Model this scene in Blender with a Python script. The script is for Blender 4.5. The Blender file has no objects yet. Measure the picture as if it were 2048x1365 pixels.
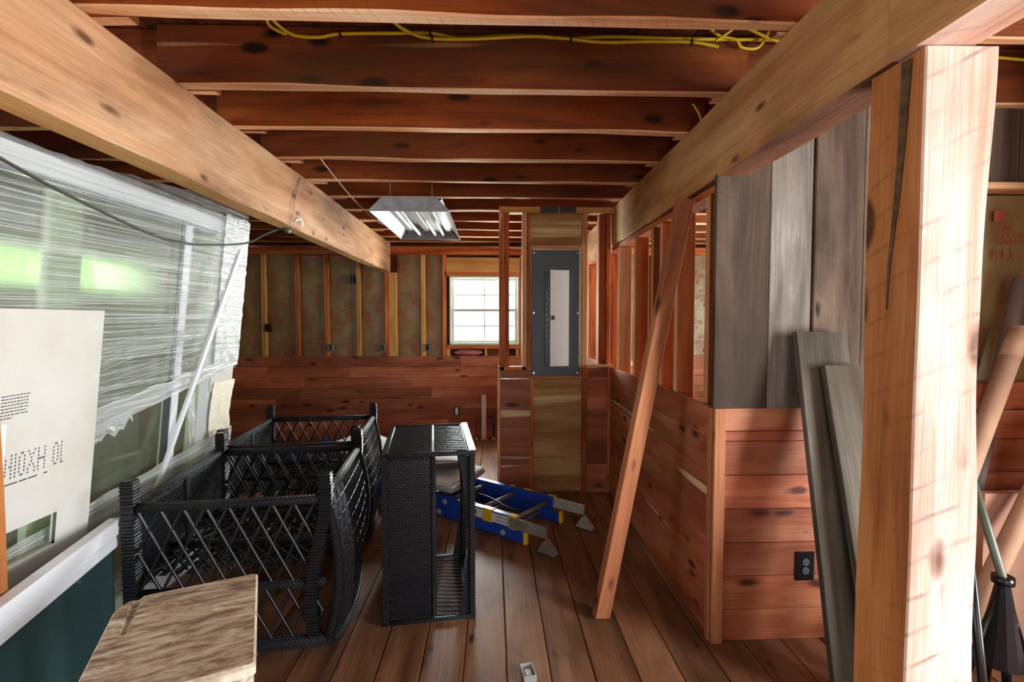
import bpy, bmesh, math, random
from mathutils import Vector, Matrix, noise
random.seed(7)
S = bpy.context.scene
COL = S.collection
R = math.radians

# ---------------------------------------------------------------- camera
cam_d = bpy.data.cameras.new('camera')
cam = bpy.data.objects.new('camera', cam_d)
COL.objects.link(cam)
cam_d.sensor_width = 36.0
cam_d.lens = 36.0 * 1000.0 / 2048.0
cam_d.clip_start = 0.02
cam.location = (0, 0, 1.475)
cam.rotation_euler = (R(90 - 2.405), 0, R(-2.2334))
S.camera = cam

# ---------------------------------------------------------------- world, lights, exposure
w = bpy.data.worlds.new('world')
S.world = w
w.use_nodes = True
bg = w.node_tree.nodes['Background']
bg.inputs[0].default_value = (0.86, 0.93, 1.0, 1)
bg.inputs[1].default_value = 2.4
S.view_settings.view_transform = 'Standard'
S.view_settings.look = 'None'
S.view_settings.exposure = 0.06
S.view_settings.gamma = 1.0
S.view_settings.use_curve_mapping = False


def area(name, loc, rot, sx, sy, power, color):
    l = bpy.data.lights.new(name, 'AREA')
    l.shape = 'RECTANGLE'
    l.size, l.size_y = sx, sy
    l.energy = power
    l.color = color
    o = bpy.data.objects.new(name, l)
    COL.objects.link(o)
    o.location = loc
    o.rotation_euler = rot
    return o


# daylight through the wide doorway behind the camera, the far window, the side rooms' windows, plus an added left rear fill
area('side_door_daylight', (3.55, -0.25, 1.2), (R(90), 0, R(90)), 1.2, 1.9, 285, (0.92, 0.96, 1.0))
area('doorway_daylight', (0.9, -1.95, 1.2), (R(90), 0, 0), 2.0, 2.0, 22, (0.90, 0.95, 1.0))
area('back_window_daylight', (-0.1, 6.62, 1.62), (R(-90), 0, 0), 0.85, 0.85, 180, (0.95, 0.98, 1.0))
area('side_room_daylight', (3.52, 4.3, 1.5), (R(90), 0, R(90)), 1.6, 1.2, 170, (1.0, 0.97, 0.93))
area('left_window_daylight', (-3.62, 3.95, 1.87), (R(90), 0, R(-90)), 1.8, 0.28, 5, (0.72, 1.0, 0.55))
area('left_rear_fill_light', (-3.55, -0.2, 1.55), (R(90), 0, R(-90)), 1.8, 1.1, 58, (0.92, 0.96, 1.0))  # added fill lamp to brighten the left bay's joists; its opening is unseen

# ---------------------------------------------------------------- materials


def lin(r, g, b):
    f = lambda c: (c / 255 / 12.92) if c <= 10 else ((c / 255 + 0.055) / 1.055) ** 2.4
    return (f(r), f(g), f(b), 1)


class NT:
    def __init__(self, name):
        self.m = bpy.data.materials.new(name)
        self.m.use_nodes = True
        self.t = self.m.node_tree
        self.n = self.t.nodes
        self.b = self.n['Principled BSDF']
        self.out = self.n['Material Output']

    def new(self, typ, **kw):
        nd = self.n.new(typ)
        for k, v in kw.items():
            if isinstance(k, str) and hasattr(nd, k):
                setattr(nd, k, v)
        return nd

    def link(self, a, b):
        self.t.links.new(a, b)

    def coords(self, rnd=True, scale=(1, 1, 1), kind='Object', rot=(0, 0, 0)):
        tc = self.new('ShaderNodeTexCoord')
        v = tc.outputs[kind]
        if rnd:
            oi = self.new('ShaderNodeObjectInfo')
            mu = self.new('ShaderNodeMath', operation='MULTIPLY')
            mu.inputs[1].default_value = 61.7
            self.link(oi.outputs['Random'], mu.inputs[0])
            ad = self.new('ShaderNodeVectorMath', operation='ADD')
            self.link(v, ad.inputs[0])
            self.link(mu.outputs[0], ad.inputs[1])
            v = ad.outputs[0]
        mp = self.new('ShaderNodeMapping')
        mp.inputs['Scale'].default_value = scale
        mp.inputs['Rotation'].default_value = rot
        self.link(v, mp.inputs['Vector'])
        return mp.outputs[0]

    def noise(self, vec, scale=1, detail=3, rough=0.5, dist=0.0):
        nd = self.new('ShaderNodeTexNoise')
        nd.inputs['Scale'].default_value = scale
        nd.inputs['Detail'].default_value = detail
        nd.inputs['Roughness'].default_value = rough
        nd.inputs['Distortion'].default_value = dist
        self.link(vec, nd.inputs['Vector'])
        return nd.outputs['Fac']

    def ramp(self, fac, stops):
        nd = self.new('ShaderNodeValToRGB')
        cr = nd.color_ramp
        while len(cr.elements) > len(stops):
            cr.elements.remove(cr.elements[-1])
        while len(cr.elements) < len(stops):
            cr.elements.new(0.5)
        for e, (p, c) in zip(cr.elements, stops):
            e.position = p
            e.color = c if len(c) == 4 else (*c, 1)
        self.link(fac, nd.inputs['Fac'])
        return nd.outputs['Color']

    def mix(self, fac, a, b, mode='MIX'):
        nd = self.new('ShaderNodeMix', data_type='RGBA', blend_type=mode)
        ins = {'f': nd.inputs[0], 'a': nd.inputs[6], 'b': nd.inputs[7]}
        for k, v in (('f', fac), ('a', a), ('b', b)):
            if isinstance(v, (int, float)):
                ins[k].default_value = v
            elif isinstance(v, tuple):
                ins[k].default_value = v
            else:
                self.link(v, ins[k])
        return nd.outputs[2]

    def bump(self, h, strength=0.3, dist=0.01):
        nd = self.new('ShaderNodeBump')
        nd.inputs['Strength'].default_value = strength
        nd.inputs['Distance'].default_value = dist
        self.link(h, nd.inputs['Height'])
        self.link(nd.outputs[0], self.b.inputs['Normal'])

    def base(self, c):
        if isinstance(c, tuple):
            self.b.inputs['Base Color'].default_value = c
        else:
            self.link(c, self.b.inputs['Base Color'])

    def rough(self, r):
        self.b.inputs['Roughness'].default_value = r


BW = (0, 0, 0, 1), (1, 1, 1, 1)


def wood(name, dark, mid, light, sap=None, sap_at=0.62, knots=0.10, rough=0.75, saw=0.0, stain=None, vary=0.35, grain=1.0, saw_scale=9, saw_rot=24, sap_scale=1.0):
    """board wood; grain along the board's local X"""
    t = NT(name)
    big = t.noise(t.coords(True, (0.9, 6, 6)), 1, 4, 0.55, 0.8)
    col = t.ramp(big, [(0.28, dark), (0.5, mid), (0.72, light)])
    if sap:
        s = t.noise(t.coords(True, (0.33 * sap_scale, 7.5 * sap_scale, 7.5 * sap_scale)), 1, 2, 0.4, 0.35)
        f = t.ramp(s, [(sap_at, BW[0]), (sap_at + 0.025, BW[1])])
        col = t.mix(f, col, sap)
    fine = t.noise(t.coords(True, (3, 120 * grain, 120 * grain)), 1, 3, 0.6)
    col = t.mix(0.55, col, t.ramp(fine, [(0.25, (0.55, 0.5, 0.45, 1)), (0.6, (1, 1, 1, 1))]), 'MULTIPLY')
    if knots:
        vo = t.new('ShaderNodeTexVoronoi')
        vo.inputs['Scale'].default_value = 1
        wv = t.noise(t.coords(True, (9, 22, 22)), 1, 2)
        t.link(t.coords(True, (3.2, 8.5, 8.5)), vo.inputs['Vector'])
        ad = t.new('ShaderNodeMath', operation='MULTIPLY_ADD')
        ad.inputs[1].default_value = 0.22
        t.link(wv, ad.inputs[0])
        t.link(vo.outputs['Distance'], ad.inputs[2])
        k = t.ramp(ad.outputs[0], [(knots + 0.05, BW[1]), (knots + 0.16, BW[0])])
        col = t.mix(k, col, tuple(c * 0.38 for c in dark[:3]) + (1,))
    if stain:
        st = t.noise(t.coords(True, (1.3, 3.5, 3.5)), 1, 5, 0.6)
        col = t.mix(t.ramp(st, [(0.5, BW[0]), (0.72, (0.75, 0.75, 0.75, 1))]), col, stain)
    h = fine
    if saw:
        wv = t.new('ShaderNodeTexWave', wave_type='BANDS', bands_direction='X')
        wv.inputs['Scale'].default_value = saw_scale
        wv.inputs['Distortion'].default_value = 1.6
        wv.inputs['Detail'].default_value = 3
        wv.inputs['Detail Scale'].default_value = 1.2
        t.link(t.coords(True, (1, 1, 1), rot=(0, R(saw_rot), R(20))), wv.inputs['Vector'])
        brk = t.noise(t.coords(True, (5, 9, 9)), 1, 3)
        mu = t.new('ShaderNodeMath', operation='MULTIPLY')
        t.link(t.ramp(wv.outputs['Fac'], [(0.0, BW[1]), (0.065, BW[0])]), mu.inputs[0])
        t.link(t.ramp(brk, [(0.42, BW[0]), (0.6, BW[1])]), mu.inputs[1])
        sc = t.new('ShaderNodeMath', operation='MULTIPLY')
        sc.inputs[1].default_value = saw
        t.link(mu.outputs[0], sc.inputs[0])
        col = t.mix(sc.outputs[0], col, tuple(c * 0.45 for c in mid[:3]) + (1,))
    oi = t.new('ShaderNodeObjectInfo')
    hs = t.new('ShaderNodeHueSaturation')
    mr = t.new('ShaderNodeMapRange')
    mr.inputs[3].default_value = 1 - vary
    mr.inputs[4].default_value = 1 + vary * 0.7
    t.link(oi.outputs['Random'], mr.inputs[0])
    t.link(mr.outputs[0], hs.inputs['Value'])
    t.link(col, hs.inputs['Color'])
    t.base(hs.outputs[0])
    t.rough(rough)
    t.b.inputs['Specular IOR Level'].default_value = 0.25
    t.bump(h, 0.35, 0.004)
    return t.m


def plain(name, col, rough=0.5, metal=0.0, vary=None, vscale=4, bump=0, bscale=40, coat=0, spec=0.5):
    t = NT(name)
    if vary:
        n = t.noise(t.coords(True, (vscale,) * 3), 1, 4, 0.6)
        t.base(t.ramp(n, [(0.3, vary), (0.68, col)]))
    else:
        t.base(col)
    t.rough(rough)
    t.b.inputs['Metallic'].default_value = metal
    t.b.inputs['Coat Weight'].default_value = coat
    t.b.inputs['Specular IOR Level'].default_value = spec
    if bump:
        t.bump(t.noise(t.coords(True, (bscale,) * 3), 1, 3), bump, 0.005)
    return t.m


M = {}
CREAM = lin(232, 196, 150)
M['cedar_wains'] = wood('cedar wainscot', lin(128, 62, 38), lin(178, 100, 66), lin(206, 136, 98), sap=lin(238, 204, 160), sap_at=0.672, knots=0.165, rough=0.5, stain=lin(150, 78, 46))
M['cedar_stud'] = wood('cedar stud', lin(128, 58, 26), lin(186, 98, 48), lin(214, 134, 78), sap=CREAM, sap_at=0.64, knots=0.12)
M['cedar_pale'] = wood('pale cedar edge', lin(176, 112, 66), lin(212, 154, 106), lin(232, 186, 140), knots=0.06, vary=0.15)
M['joist'] = wood('cedar joist', lin(68, 28, 7), lin(126, 55, 13), lin(158, 80, 25), sap=lin(206, 142, 88), sap_at=0.7, knots=0.17, saw=0.25, stain=lin(88, 56, 24), vary=0.3)
M['joist_edge'] = wood('joist sapwood edge', lin(172, 100, 56), lin(224, 166, 118), lin(242, 204, 162), knots=0.05, saw=0.5, vary=0.2)
M['subfloor'] = wood('deck boards', lin(60, 26, 12), lin(96, 46, 22), lin(118, 62, 32), knots=0.08)
M['beam_left'] = wood('hewn beam, pinkish', lin(168, 110, 68), lin(206, 154, 112), lin(226, 184, 146), knots=0.12, saw=0.3, stain=lin(112, 74, 46), vary=0.05, saw_rot=75)
M['beam'] = wood('hewn beam', lin(168, 110, 58), lin(204, 152, 96), lin(222, 178, 126), knots=0.12, saw=0.22, stain=lin(120, 82, 46), vary=0.08)
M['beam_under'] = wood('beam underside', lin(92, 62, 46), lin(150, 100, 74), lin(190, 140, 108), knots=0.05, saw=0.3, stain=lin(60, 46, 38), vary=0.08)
M['post'] = wood('fresh sawn post', lin(196, 140, 112), lin(226, 192, 174), lin(236, 214, 202), sap=lin(240, 224, 204), sap_at=0.6, knots=0.2, saw=0.95, vary=0.05, rough=0.85, saw_scale=4.2, saw_rot=-24, stain=lin(196, 136, 104))
M['post_heart'] = wood('post heartwood', lin(140, 78, 36), lin(184, 114, 60), lin(206, 140, 84), sap=lin(226, 190, 134), sap_at=0.60, knots=0.22, saw=0.4, vary=0.05, saw_scale=4, saw_rot=-22, sap_scale=0.8)
M['floor'] = wood('floor plank', lin(94, 60, 38), lin(142, 97, 66), lin(172, 126, 92), knots=0.1, rough=0.55, stain=lin(84, 58, 40), vary=0.18)
M['barn'] = wood('barn board', lin(58, 44, 34), lin(98, 80, 66), lin(126, 108, 92), knots=0.1, saw=0.25, stain=lin(66, 54, 44), vary=0.22, rough=0.85)
M['barn_pale'] = wood('pale barn board', lin(84, 74, 64), lin(136, 126, 116), lin(176, 170, 162), knots=0.05, saw=0.25, stain=lin(96, 84, 70), vary=0.1, rough=0.85)  # paler, greyer wood than the other barn boards
M['barn_weather'] = wood('weathered board', lin(46, 40, 31), lin(84, 76, 64), lin(124, 116, 104), knots=0.05, saw=0.2, stain=lin(74, 62, 48), vary=0.12, rough=0.9)
M['poplar'] = wood('pale plank', lin(150, 108, 58), lin(192, 148, 92), lin(214, 178, 122), sap=lin(228, 200, 150), sap_at=0.6, knots=0.03, vary=0.14)
M['fir'] = wood('reddish fir', lin(120, 66, 40), lin(166, 102, 64), lin(190, 128, 88), knots=0.13, vary=0.05)
M['pine'] = wood('pine', lin(172, 116, 56), lin(206, 152, 86), lin(224, 178, 116), knots=0.06, vary=0.1)
M['sheath'] = wood('wall sheathing', lin(70, 36, 18), lin(104, 58, 30), lin(130, 76, 42), knots=0.06)
M['grey_sheath'] = plain('grey housewrap', lin(150, 148, 132), 0.8, vary=lin(122, 122, 108))
M['desk'] = None
M['wicker'] = None


def mk_wicker(name, col, sc=95, hi=0.32, ribs=False):
    t = NT(name)
    c = t.coords(False, (1, 1, 1))
    a = t.new('ShaderNodeTexWave', wave_type='BANDS', bands_direction='DIAGONAL')
    a.inputs['Scale'].default_value = sc * 0.21
    t.link(c, a.inputs['Vector'])
    b = t.new('ShaderNodeTexWave', wave_type='BANDS', bands_direction='Z')
    b.inputs['Scale'].default_value = sc * 0.42
    t.link(c, b.inputs['Vector'])
    mu = t.new('ShaderNodeMath', operation='MULTIPLY')
    t.link(a.outputs['Fac'], mu.inputs[0])
    t.link(b.outputs['Fac'], mu.inputs[1])
    if ribs:
        mu.operation = 'MAXIMUM'
        mu.inputs[0].default_value = 0
        t.t.links.remove(mu.inputs[0].links[0])
        b.inputs['Scale'].default_value = sc * 0.21
    t.base(t.mix(mu.outputs[0], tuple(x * 0.45 for x in col[:3]) + (1,), col))
    t.rough(hi)
    t.bump(mu.outputs[0], 0.9, 0.006)
    return t.m


M['wicker'] = mk_wicker('black resin wicker', lin(34, 34, 38), 190, 0.40)
M['wicker_rib'] = mk_wicker('ribbed wicker wrapping', lin(34, 34, 38), 110, 0.3, True)
M['wicker_strand'] = plain('wicker strand', lin(30, 30, 34), 0.26, vary=lin(28, 28, 30), vscale=30)
M['wicker_brown'] = mk_wicker('brown wicker', lin(74, 56, 44), 60, 0.45)
M['white_metal'] = plain('white enamel', lin(236, 236, 234), 0.32, vary=lin(214, 212, 206), vscale=9)
M['white_vinyl'] = plain('white vinyl', lin(232, 234, 238), 0.4)
M['win_vinyl'] = plain('window vinyl', lin(186, 188, 176), 0.45)
M['galv'] = plain('galvanised steel', lin(158, 158, 160), 0.42, 0.25, vary=lin(128, 128, 130), vscale=14)
M['alu'] = plain('aluminium', lin(206, 208, 202), 0.38, 0.3, vary=lin(176, 178, 172), vscale=14)
M['alu_dull_shaded'] = plain('dull and shaded aluminium', lin(160, 154, 142), 0.45, 0.25, vary=lin(132, 126, 116), vscale=10)  # rung metal; on the near ladder shoe its darker tone stands for shade
M['blue'] = plain('blue fibreglass', lin(32, 84, 196), 0.38, vary=lin(26, 66, 160), vscale=8)
M['yellow'] = plain('yellow plastic', lin(238, 190, 30), 0.45)
M['label_yellow'] = plain('yellow label', lin(236, 228, 60), 0.5)
M['label_white'] = plain('white sticker', lin(226, 230, 224), 0.5)
M['ink'] = plain('black ink', lin(26, 26, 34), 0.7)
M['cable'] = plain('yellow cable jacket', lin(206, 164, 22), 0.4)
M['wire_black'] = plain('dark cable', lin(58, 58, 44), 0.55)
M['wire_white'] = plain('white cord', lin(196, 184, 166), 0.5)
M['panel_grey'] = plain('charcoal steel', lin(74, 80, 82), 0.45, 0.2)
M['panel_dark'] = plain('dark breakers', lin(14, 15, 17), 0.35)
M['steel_door'] = plain('brushed door', lin(232, 236, 234), 0.3, 0.25)
M['screw'] = plain('screw', lin(200, 200, 196), 0.3, 0.8)
M['black_plastic'] = plain('black plastic', lin(16, 16, 17), 0.25)
M['grey_plastic'] = plain('grey receptacle', lin(78, 80, 82), 0.4)
M['cushion'] = plain('white cushion', lin(240, 240, 238), 0.85, bump=0.2, bscale=60)
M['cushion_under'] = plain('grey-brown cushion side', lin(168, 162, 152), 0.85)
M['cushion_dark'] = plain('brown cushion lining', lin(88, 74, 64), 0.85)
M['pvc'] = plain('white pvc', lin(226, 218, 202), 0.4)
M['pex_red'] = plain('red pex', lin(150, 34, 28), 0.45)
M['pex_blue'] = plain('blue pex', lin(44, 50, 112), 0.45)
M['foam'] = plain('tan spray foam', lin(206, 170, 124), 0.9, bump=0.6, bscale=90)
M['card'] = plain('white cardboard', lin(208, 205, 198), 0.8, vary=lin(196, 190, 178), vscale=3)
M['card_edge'] = plain('cardboard edge', lin(186, 160, 124), 0.85)
M['tube'] = plain('cardboard tube', lin(178, 136, 106), 0.75, vary=lin(158, 116, 88), vscale=6)
M['tube_grey'] = plain('grey tube', lin(112, 96, 84), 0.6)
M['tan_card'] = plain('brown carton', lin(170, 124, 100), 0.85)
M['pink'] = plain('pink fibreglass', lin(206, 128, 128), 0.95, vary=lin(168, 96, 98), vscale=22, bump=0.8, bscale=60)
M['print_red'] = plain('red print', lin(160, 70, 50), 0.6)
M['kraft'] = None
M['paper'] = plain('embossed cream wrap', lin(232, 222, 200), 0.7, bump=0.9, bscale=55)
M['strand'] = plain('white film strand', lin(214, 216, 212), 0.4)
M['seam'] = plain('dark joint', lin(30, 18, 12), 0.9)
M['tape'] = plain('dark tape', lin(52, 56, 62), 0.5)
M['olive'] = plain('olive pole', lin(96, 100, 84), 0.4, 0.3)
M['hedge'] = plain('leaves', lin(118, 176, 72), 0.8, vary=lin(76, 132, 40), vscale=6)

t = NT('kraft facing')
n1 = t.noise(t.coords(True, (2.5, 2.5, 2.5)), 1, 4, 0.6)
t.base(t.ramp(n1, [(0.3, lin(112, 88, 50)), (0.7, lin(150, 122, 76))]))
t.rough(0.42)
t.bump(t.noise(t.coords(True, (9, 9, 5)), 1, 3), 0.35, 0.02)
M['kraft'] = t.m

t = NT('worn painted desk wood')
n1 = t.noise(t.coords(False, (9, 34, 34), rot=(0, 0, R(8))), 1, 7, 0.72, 0.5)
c1 = t.ramp(n1, [(0.36, lin(96, 72, 50)), (0.46, lin(156, 126, 96)), (0.55, lin(194, 172, 144)), (0.66, lin(224, 212, 192))])
n2 = t.noise(t.coords(False, (5, 17, 17), rot=(0, 0, R(8))), 1, 5, 0.7)
c1 = t.mix(t.ramp(n2, [(0.54, BW[0]), (0.66, (0.6, 0.6, 0.6, 1))]), c1, lin(160, 104, 58))
n3 = t.noise(t.coords(False, (18, 60, 60), rot=(0, 0, R(8))), 1, 6, 0.75)
c1 = t.mix(t.ramp(n3, [(0.58, BW[0]), (0.68, (0.8, 0.8, 0.8, 1))]), c1, lin(78, 60, 46))
t.base(c1)
t.rough(0.6)
t.bump(n3, 0.4, 0.006)
M['desk'] = t.m
M['desk_edge'] = plain('chipped white desk edge', lin(220, 206, 184), 0.6, vary=lin(160, 130, 98), vscale=26)


def mk_glass(name, tint, gloss_fac, rough, alpha):
    t = NT(name)
    t.n.remove(t.b)
    tr = t.new('ShaderNodeBsdfTransparent')
    tr.inputs[0].default_value = tint
    gl = t.new('ShaderNodeBsdfGlossy')
    gl.inputs['Roughness'].default_value = rough
    gl.inputs['Color'].default_value = (0.9, 0.95, 0.92, 1)
    df = t.new('ShaderNodeBsdfDiffuse')
    df.inputs[0].default_value = tint
    m1 = t.new('ShaderNodeMixShader')
    m1.inputs[0].default_value = alpha
    t.link(tr.outputs[0], m1.inputs[1])
    t.link(df.outputs[0], m1.inputs[2])
    m2 = t.new('ShaderNodeMixShader')
    lw = t.new('ShaderNodeLayerWeight')
    pw_ = t.new('ShaderNodeMath', operation='POWER')
    pw_.inputs[1].default_value = 5.0
    lw.inputs[0].default_value = 0.5
    t.link(lw.outputs['Facing'], pw_.inputs[0])
    ad = t.new('ShaderNodeMath', operation='ADD')
    ad.inputs[1].default_value = gloss_fac + 0.02
    t.link(pw_.outputs[0], ad.inputs[0])
    t.link(ad.outputs[0], m2.inputs[0])
    t.link(m1.outputs[0], m2.inputs[1])
    t.link(gl.outputs[0], m2.inputs[2])
    t.link(m2.outputs[0], t.out.inputs[0])
    return t.m


M['pane'] = mk_glass('clear pane', (0.95, 0.98, 0.96, 1), 0.0, 0.0, 0.0)
M['door_glass'] = mk_glass('green door glass', (0.80, 0.85, 0.72, 1), 0.02, 0.10, 0.06)
M['dark_glass'] = mk_glass('dark door glass', (0.05, 0.10, 0.10, 1), 0.02, 0.06, 0.6)


def mk_film(name, lo, hi, haze=0.6):
    t = NT(name)
    t.n.remove(t.b)
    c = t.coords(False, (8, 0.55, 70), rot=(R(-5), 0, 0))
    n = t.noise(c, 1, 5, 0.7, 0.25)
    c2 = t.coords(False, (30, 30, 5))
    n2 = t.noise(c2, 1, 3, 0.6)
    mx = t.mix(0.18, n, n2)
    f = t.ramp(mx, [(0.36, (lo,) * 3 + (1,)), (0.54, ((lo + hi) * 0.42,) * 3 + (1,)), (0.66, (hi,) * 3 + (1,))])
    tr = t.new('ShaderNodeBsdfTransparent')
    tr.inputs[0].default_value = (0.97, 0.98, 0.98, 1)
    rf = t.new('ShaderNodeBsdfRefraction')
    rf.inputs['Roughness'].default_value = 0.55
    rf.inputs['IOR'].default_value = 1.06
    rf.inputs[0].default_value = (0.95, 0.96, 0.95, 1)
    tr0 = tr
    tr = t.new('ShaderNodeMixShader')
    tr.inputs[0].default_value = haze
    t.link(tr0.outputs[0], tr.inputs[1])
    t.link(rf.outputs[0], tr.inputs[2])
    df = t.new('ShaderNodeBsdfDiffuse')
    df.inputs[0].default_value = (0.86, 0.88, 0.88, 1)
    tl = t.new('ShaderNodeBsdfTranslucent')
    tl.inputs[0].default_value = (0.8, 0.82, 0.8, 1)
    gl = t.new('ShaderNodeBsdfGlossy')
    gl.inputs['Roughness'].default_value = 0.25
    a = t.new('ShaderNodeMixShader')
    a.inputs[0].default_value = 0.3
    t.link(df.outputs[0], a.inputs[1])
    t.link(tl.outputs[0], a.inputs[2])
    b = t.new('ShaderNodeMixShader')
    b.inputs[0].default_value = 0.22
    t.link(a.outputs[0], b.inputs[1])
    t.link(gl.outputs[0], b.inputs[2])
    m = t.new('ShaderNodeMixShader')
    t.link(f, m.inputs[0])
    t.link(tr.outputs[0], m.inputs[1])
    t.link(b.outputs[0], m.inputs[2])
    bp = t.new('ShaderNodeBump')
    bp.inputs['Strength'].default_value = 0.5
    bp.inputs['Distance'].default_value = 0.01
    t.link(n, bp.inputs['Height'])
    t.link(bp.outputs[0], gl.inputs['Normal'])
    t.link(bp.outputs[0], df.inputs['Normal'])
    t.link(m.outputs[0], t.out.inputs[0])
    return t.m


M['film'] = mk_film('stretch wrap', 0.05, 0.55)
M['film_dense'] = mk_film('bunched stretch wrap', 0.45, 0.95)

# ---------------------------------------------------------------- geometry helpers


def tag(o, label=None, cat=None, group=None, kind=None):
    if label:
        o['label'] = label
    if cat:
        o['category'] = cat
    if group:
        o['group'] = group
    if kind:
        o['kind'] = kind
    return o


def link(name, me, mat, parent=None, loc=None, rot=None):
    o = bpy.data.objects.new(name, me)
    COL.objects.link(o)
    if mat is not None and not me.materials:
        for mm in (mat if isinstance(mat, (list, tuple)) else [mat]):
            me.materials.append(mm)
    if loc is not None:
        o.location = loc
    if rot is not None:
        o.rotation_euler = rot
    if parent is not None:
        o.parent = parent
    return o


def empty(name, loc=(0, 0, 0), rz=0, label=None, cat=None, group=None, kind=None):
    o = bpy.data.objects.new(name, None)
    o.empty_display_size = 0.1
    COL.objects.link(o)
    o.location = loc
    o.rotation_euler = (0, 0, rz)
    return tag(o, label, cat, group, kind)


class MB:
    """collects shapes into one mesh"""

    def __init__(self):
        self.v, self.f, self.mi, self.sm = [], [], [], []

    def quad(self, pts, mi=0):
        n = len(self.v)
        self.v += [tuple(p) for p in pts]
        self.f.append(tuple(range(n, n + len(pts))))
        self.mi.append(mi)
        self.sm.append(False)

    def box(self, x0, x1, y0, y1, z0, z1, mi=0, mat=None, bev=0.0):
        if bev:
            b = bev
            n = len(self.v)
            # chamfer the four edges along the longest axis
            d = [x1 - x0, y1 - y0, z1 - z0]
            ax = d.index(max(d))
            lo, hi = [(x0, x1), (y0, y1), (z0, z1)][ax]
            o = [i for i in range(3) if i != ax]
            (a0, a1), (c0, c1) = [[(x0, x1), (y0, y1), (z0, z1)][i] for i in o]
            b = min(b, (a1 - a0) * 0.4, (c1 - c0) * 0.4)
            ring = [(a0 + b, c0), (a1 - b, c0), (a1, c0 + b), (a1, c1 - b), (a1 - b, c1), (a0 + b, c1), (a0, c1 - b), (a0, c0 + b)]
            for e in (lo, hi):
                for p in ring:
                    q = [0, 0, 0]
                    q[ax], q[o[0]], q[o[1]] = e, p[0], p[1]
                    self.v.append(tuple(q) if mat is None else tuple(mat @ Vector(q)))
            fl = ax == 1
            for i in range(8):
                j = (i + 1) % 8
                f = (n + i, n + j, n + 8 + j, n + 8 + i)
                self.f.append(f if not fl else f[::-1])
            f = tuple(n + i for i in range(7, -1, -1))
            g = tuple(n + 8 + i for i in range(8))
            self.f += [f, g] if not fl else [f[::-1], g[::-1]]
            self.mi += [mi] * 10
            self.sm += [False] * 10
            return
        n = len(self.v)
        pts = [(x, y, z) for z in (z0, z1) for y in (y0, y1) for x in (x0, x1)]
        if mat is not None:
            pts = [tuple(mat @ Vector(p)) for p in pts]
        self.v += pts
        for f in ((0, 2, 3, 1), (4, 5, 7, 6), (0, 1, 5, 4), (2, 6, 7, 3), (0, 4, 6, 2), (1, 3, 7, 5)):
            self.f.append(tuple(n + i for i in f))
            self.mi.append(mi)
            self.sm.append(False)

    def tube(self, pts, r, seg=8, mi=0, caps=True, smooth=True):
        pts = [Vector(p) for p in pts]
        n = len(self.v)
        N = len(pts)
        rs = r if isinstance(r, (list, tuple)) else [r] * N
        prev = None
        for i, p in enumerate(pts):
            d = (pts[min(i + 1, N - 1)] - pts[max(i - 1, 0)]).normalized()
            if prev is None:
                u = d.orthogonal().normalized()
            else:
                u = (prev - d * prev.dot(d)).normalized()
            prev = u
            v = d.cross(u)
            for k in range(seg):
                a = 2 * math.pi * k / seg
                self.v.append(tuple(p + (u * math.cos(a) + v * math.sin(a)) * rs[i]))
        for i in range(N - 1):
            for k in range(seg):
                k2 = (k + 1) % seg
                self.f.append((n + i * seg + k, n + i * seg + k2, n + (i + 1) * seg + k2, n + (i + 1) * seg + k))
                self.mi.append(mi)
                self.sm.append(smooth)
        if caps:
            self.f.append(tuple(n + k for k in range(seg - 1, -1, -1)))
            self.f.append(tuple(n + (N - 1) * seg + k for k in range(seg)))
            self.mi += [mi, mi]
            self.sm += [False, False]

    def bar(self, a, b, w, t, side=(0, 0, 1), mi=0):
        """box from a to b, w along the side vector, t across"""
        a, b = Vector(a), Vector(b)
        d = (b - a)
        L = d.length
        X = d.normalized()
        Z = Vector(side)
        Z = (Z - X * Z.dot(X)).normalized()
        Y = Z.cross(X)
        m = Matrix((X, Y, Z)).transposed().to_4x4()
        m.translation = a
        self.box(0, L, -t / 2, t / 2, -w / 2, w / 2, mi, m)

    def grid(self, fn, nu, nv, mi=0, smooth=True):
        n = len(self.v)
        for i in range(nu + 1):
            for j in range(nv + 1):
                self.v.append(tuple(fn(i / nu, j / nv)))
        for i in range(nu):
            for j in range(nv):
                a = n + i * (nv + 1) + j
                self.f.append((a, a + nv + 1, a + nv + 2, a + 1))
                self.mi.append(mi)
                self.sm.append(smooth)

    def build(self, name, mat, parent=None, loc=None, rot=None):
        me = bpy.data.meshes.new(name)
        me.from_pydata(self.v, [], self.f)
        me.polygons.foreach_set('material_index', self.mi)
        me.polygons.foreach_set('use_smooth', self.sm)
        me.update()
        return link(name, me, mat, parent, loc, rot)


def board(name, a, b, w, t, side, mat, parent=None, bev=0.003, edge=None):
    """plank from a to b (centre line); w along `side`, t across; its own local X runs along the grain.
    edge = material for the narrow -side face"""
    a, b = Vector(a), Vector(b)
    L = (b - a).length
    X = (b - a).normalized()
    Z = Vector(side)
    Z = (Z - X * Z.dot(X)).normalized()
    Y = Z.cross(X)
    m = Matrix((X, Y, Z)).transposed().to_4x4()
    m.translation = (a + b) / 2
    mb = MB()
    mb.box(-L / 2, L / 2, -t / 2, t / 2, -w / 2, w / 2, bev=bev)
    mats = [mat]
    o = mb.build(name, mats, parent)
    if edge:
        o.data.materials.append(edge)
        for p in o.data.polygons:
            if p.normal.z < -0.6:
                p.material_index = 1
    if parent is not None:
        o.matrix_local = m
    else:
        o.matrix_world = m
    return o


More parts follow.
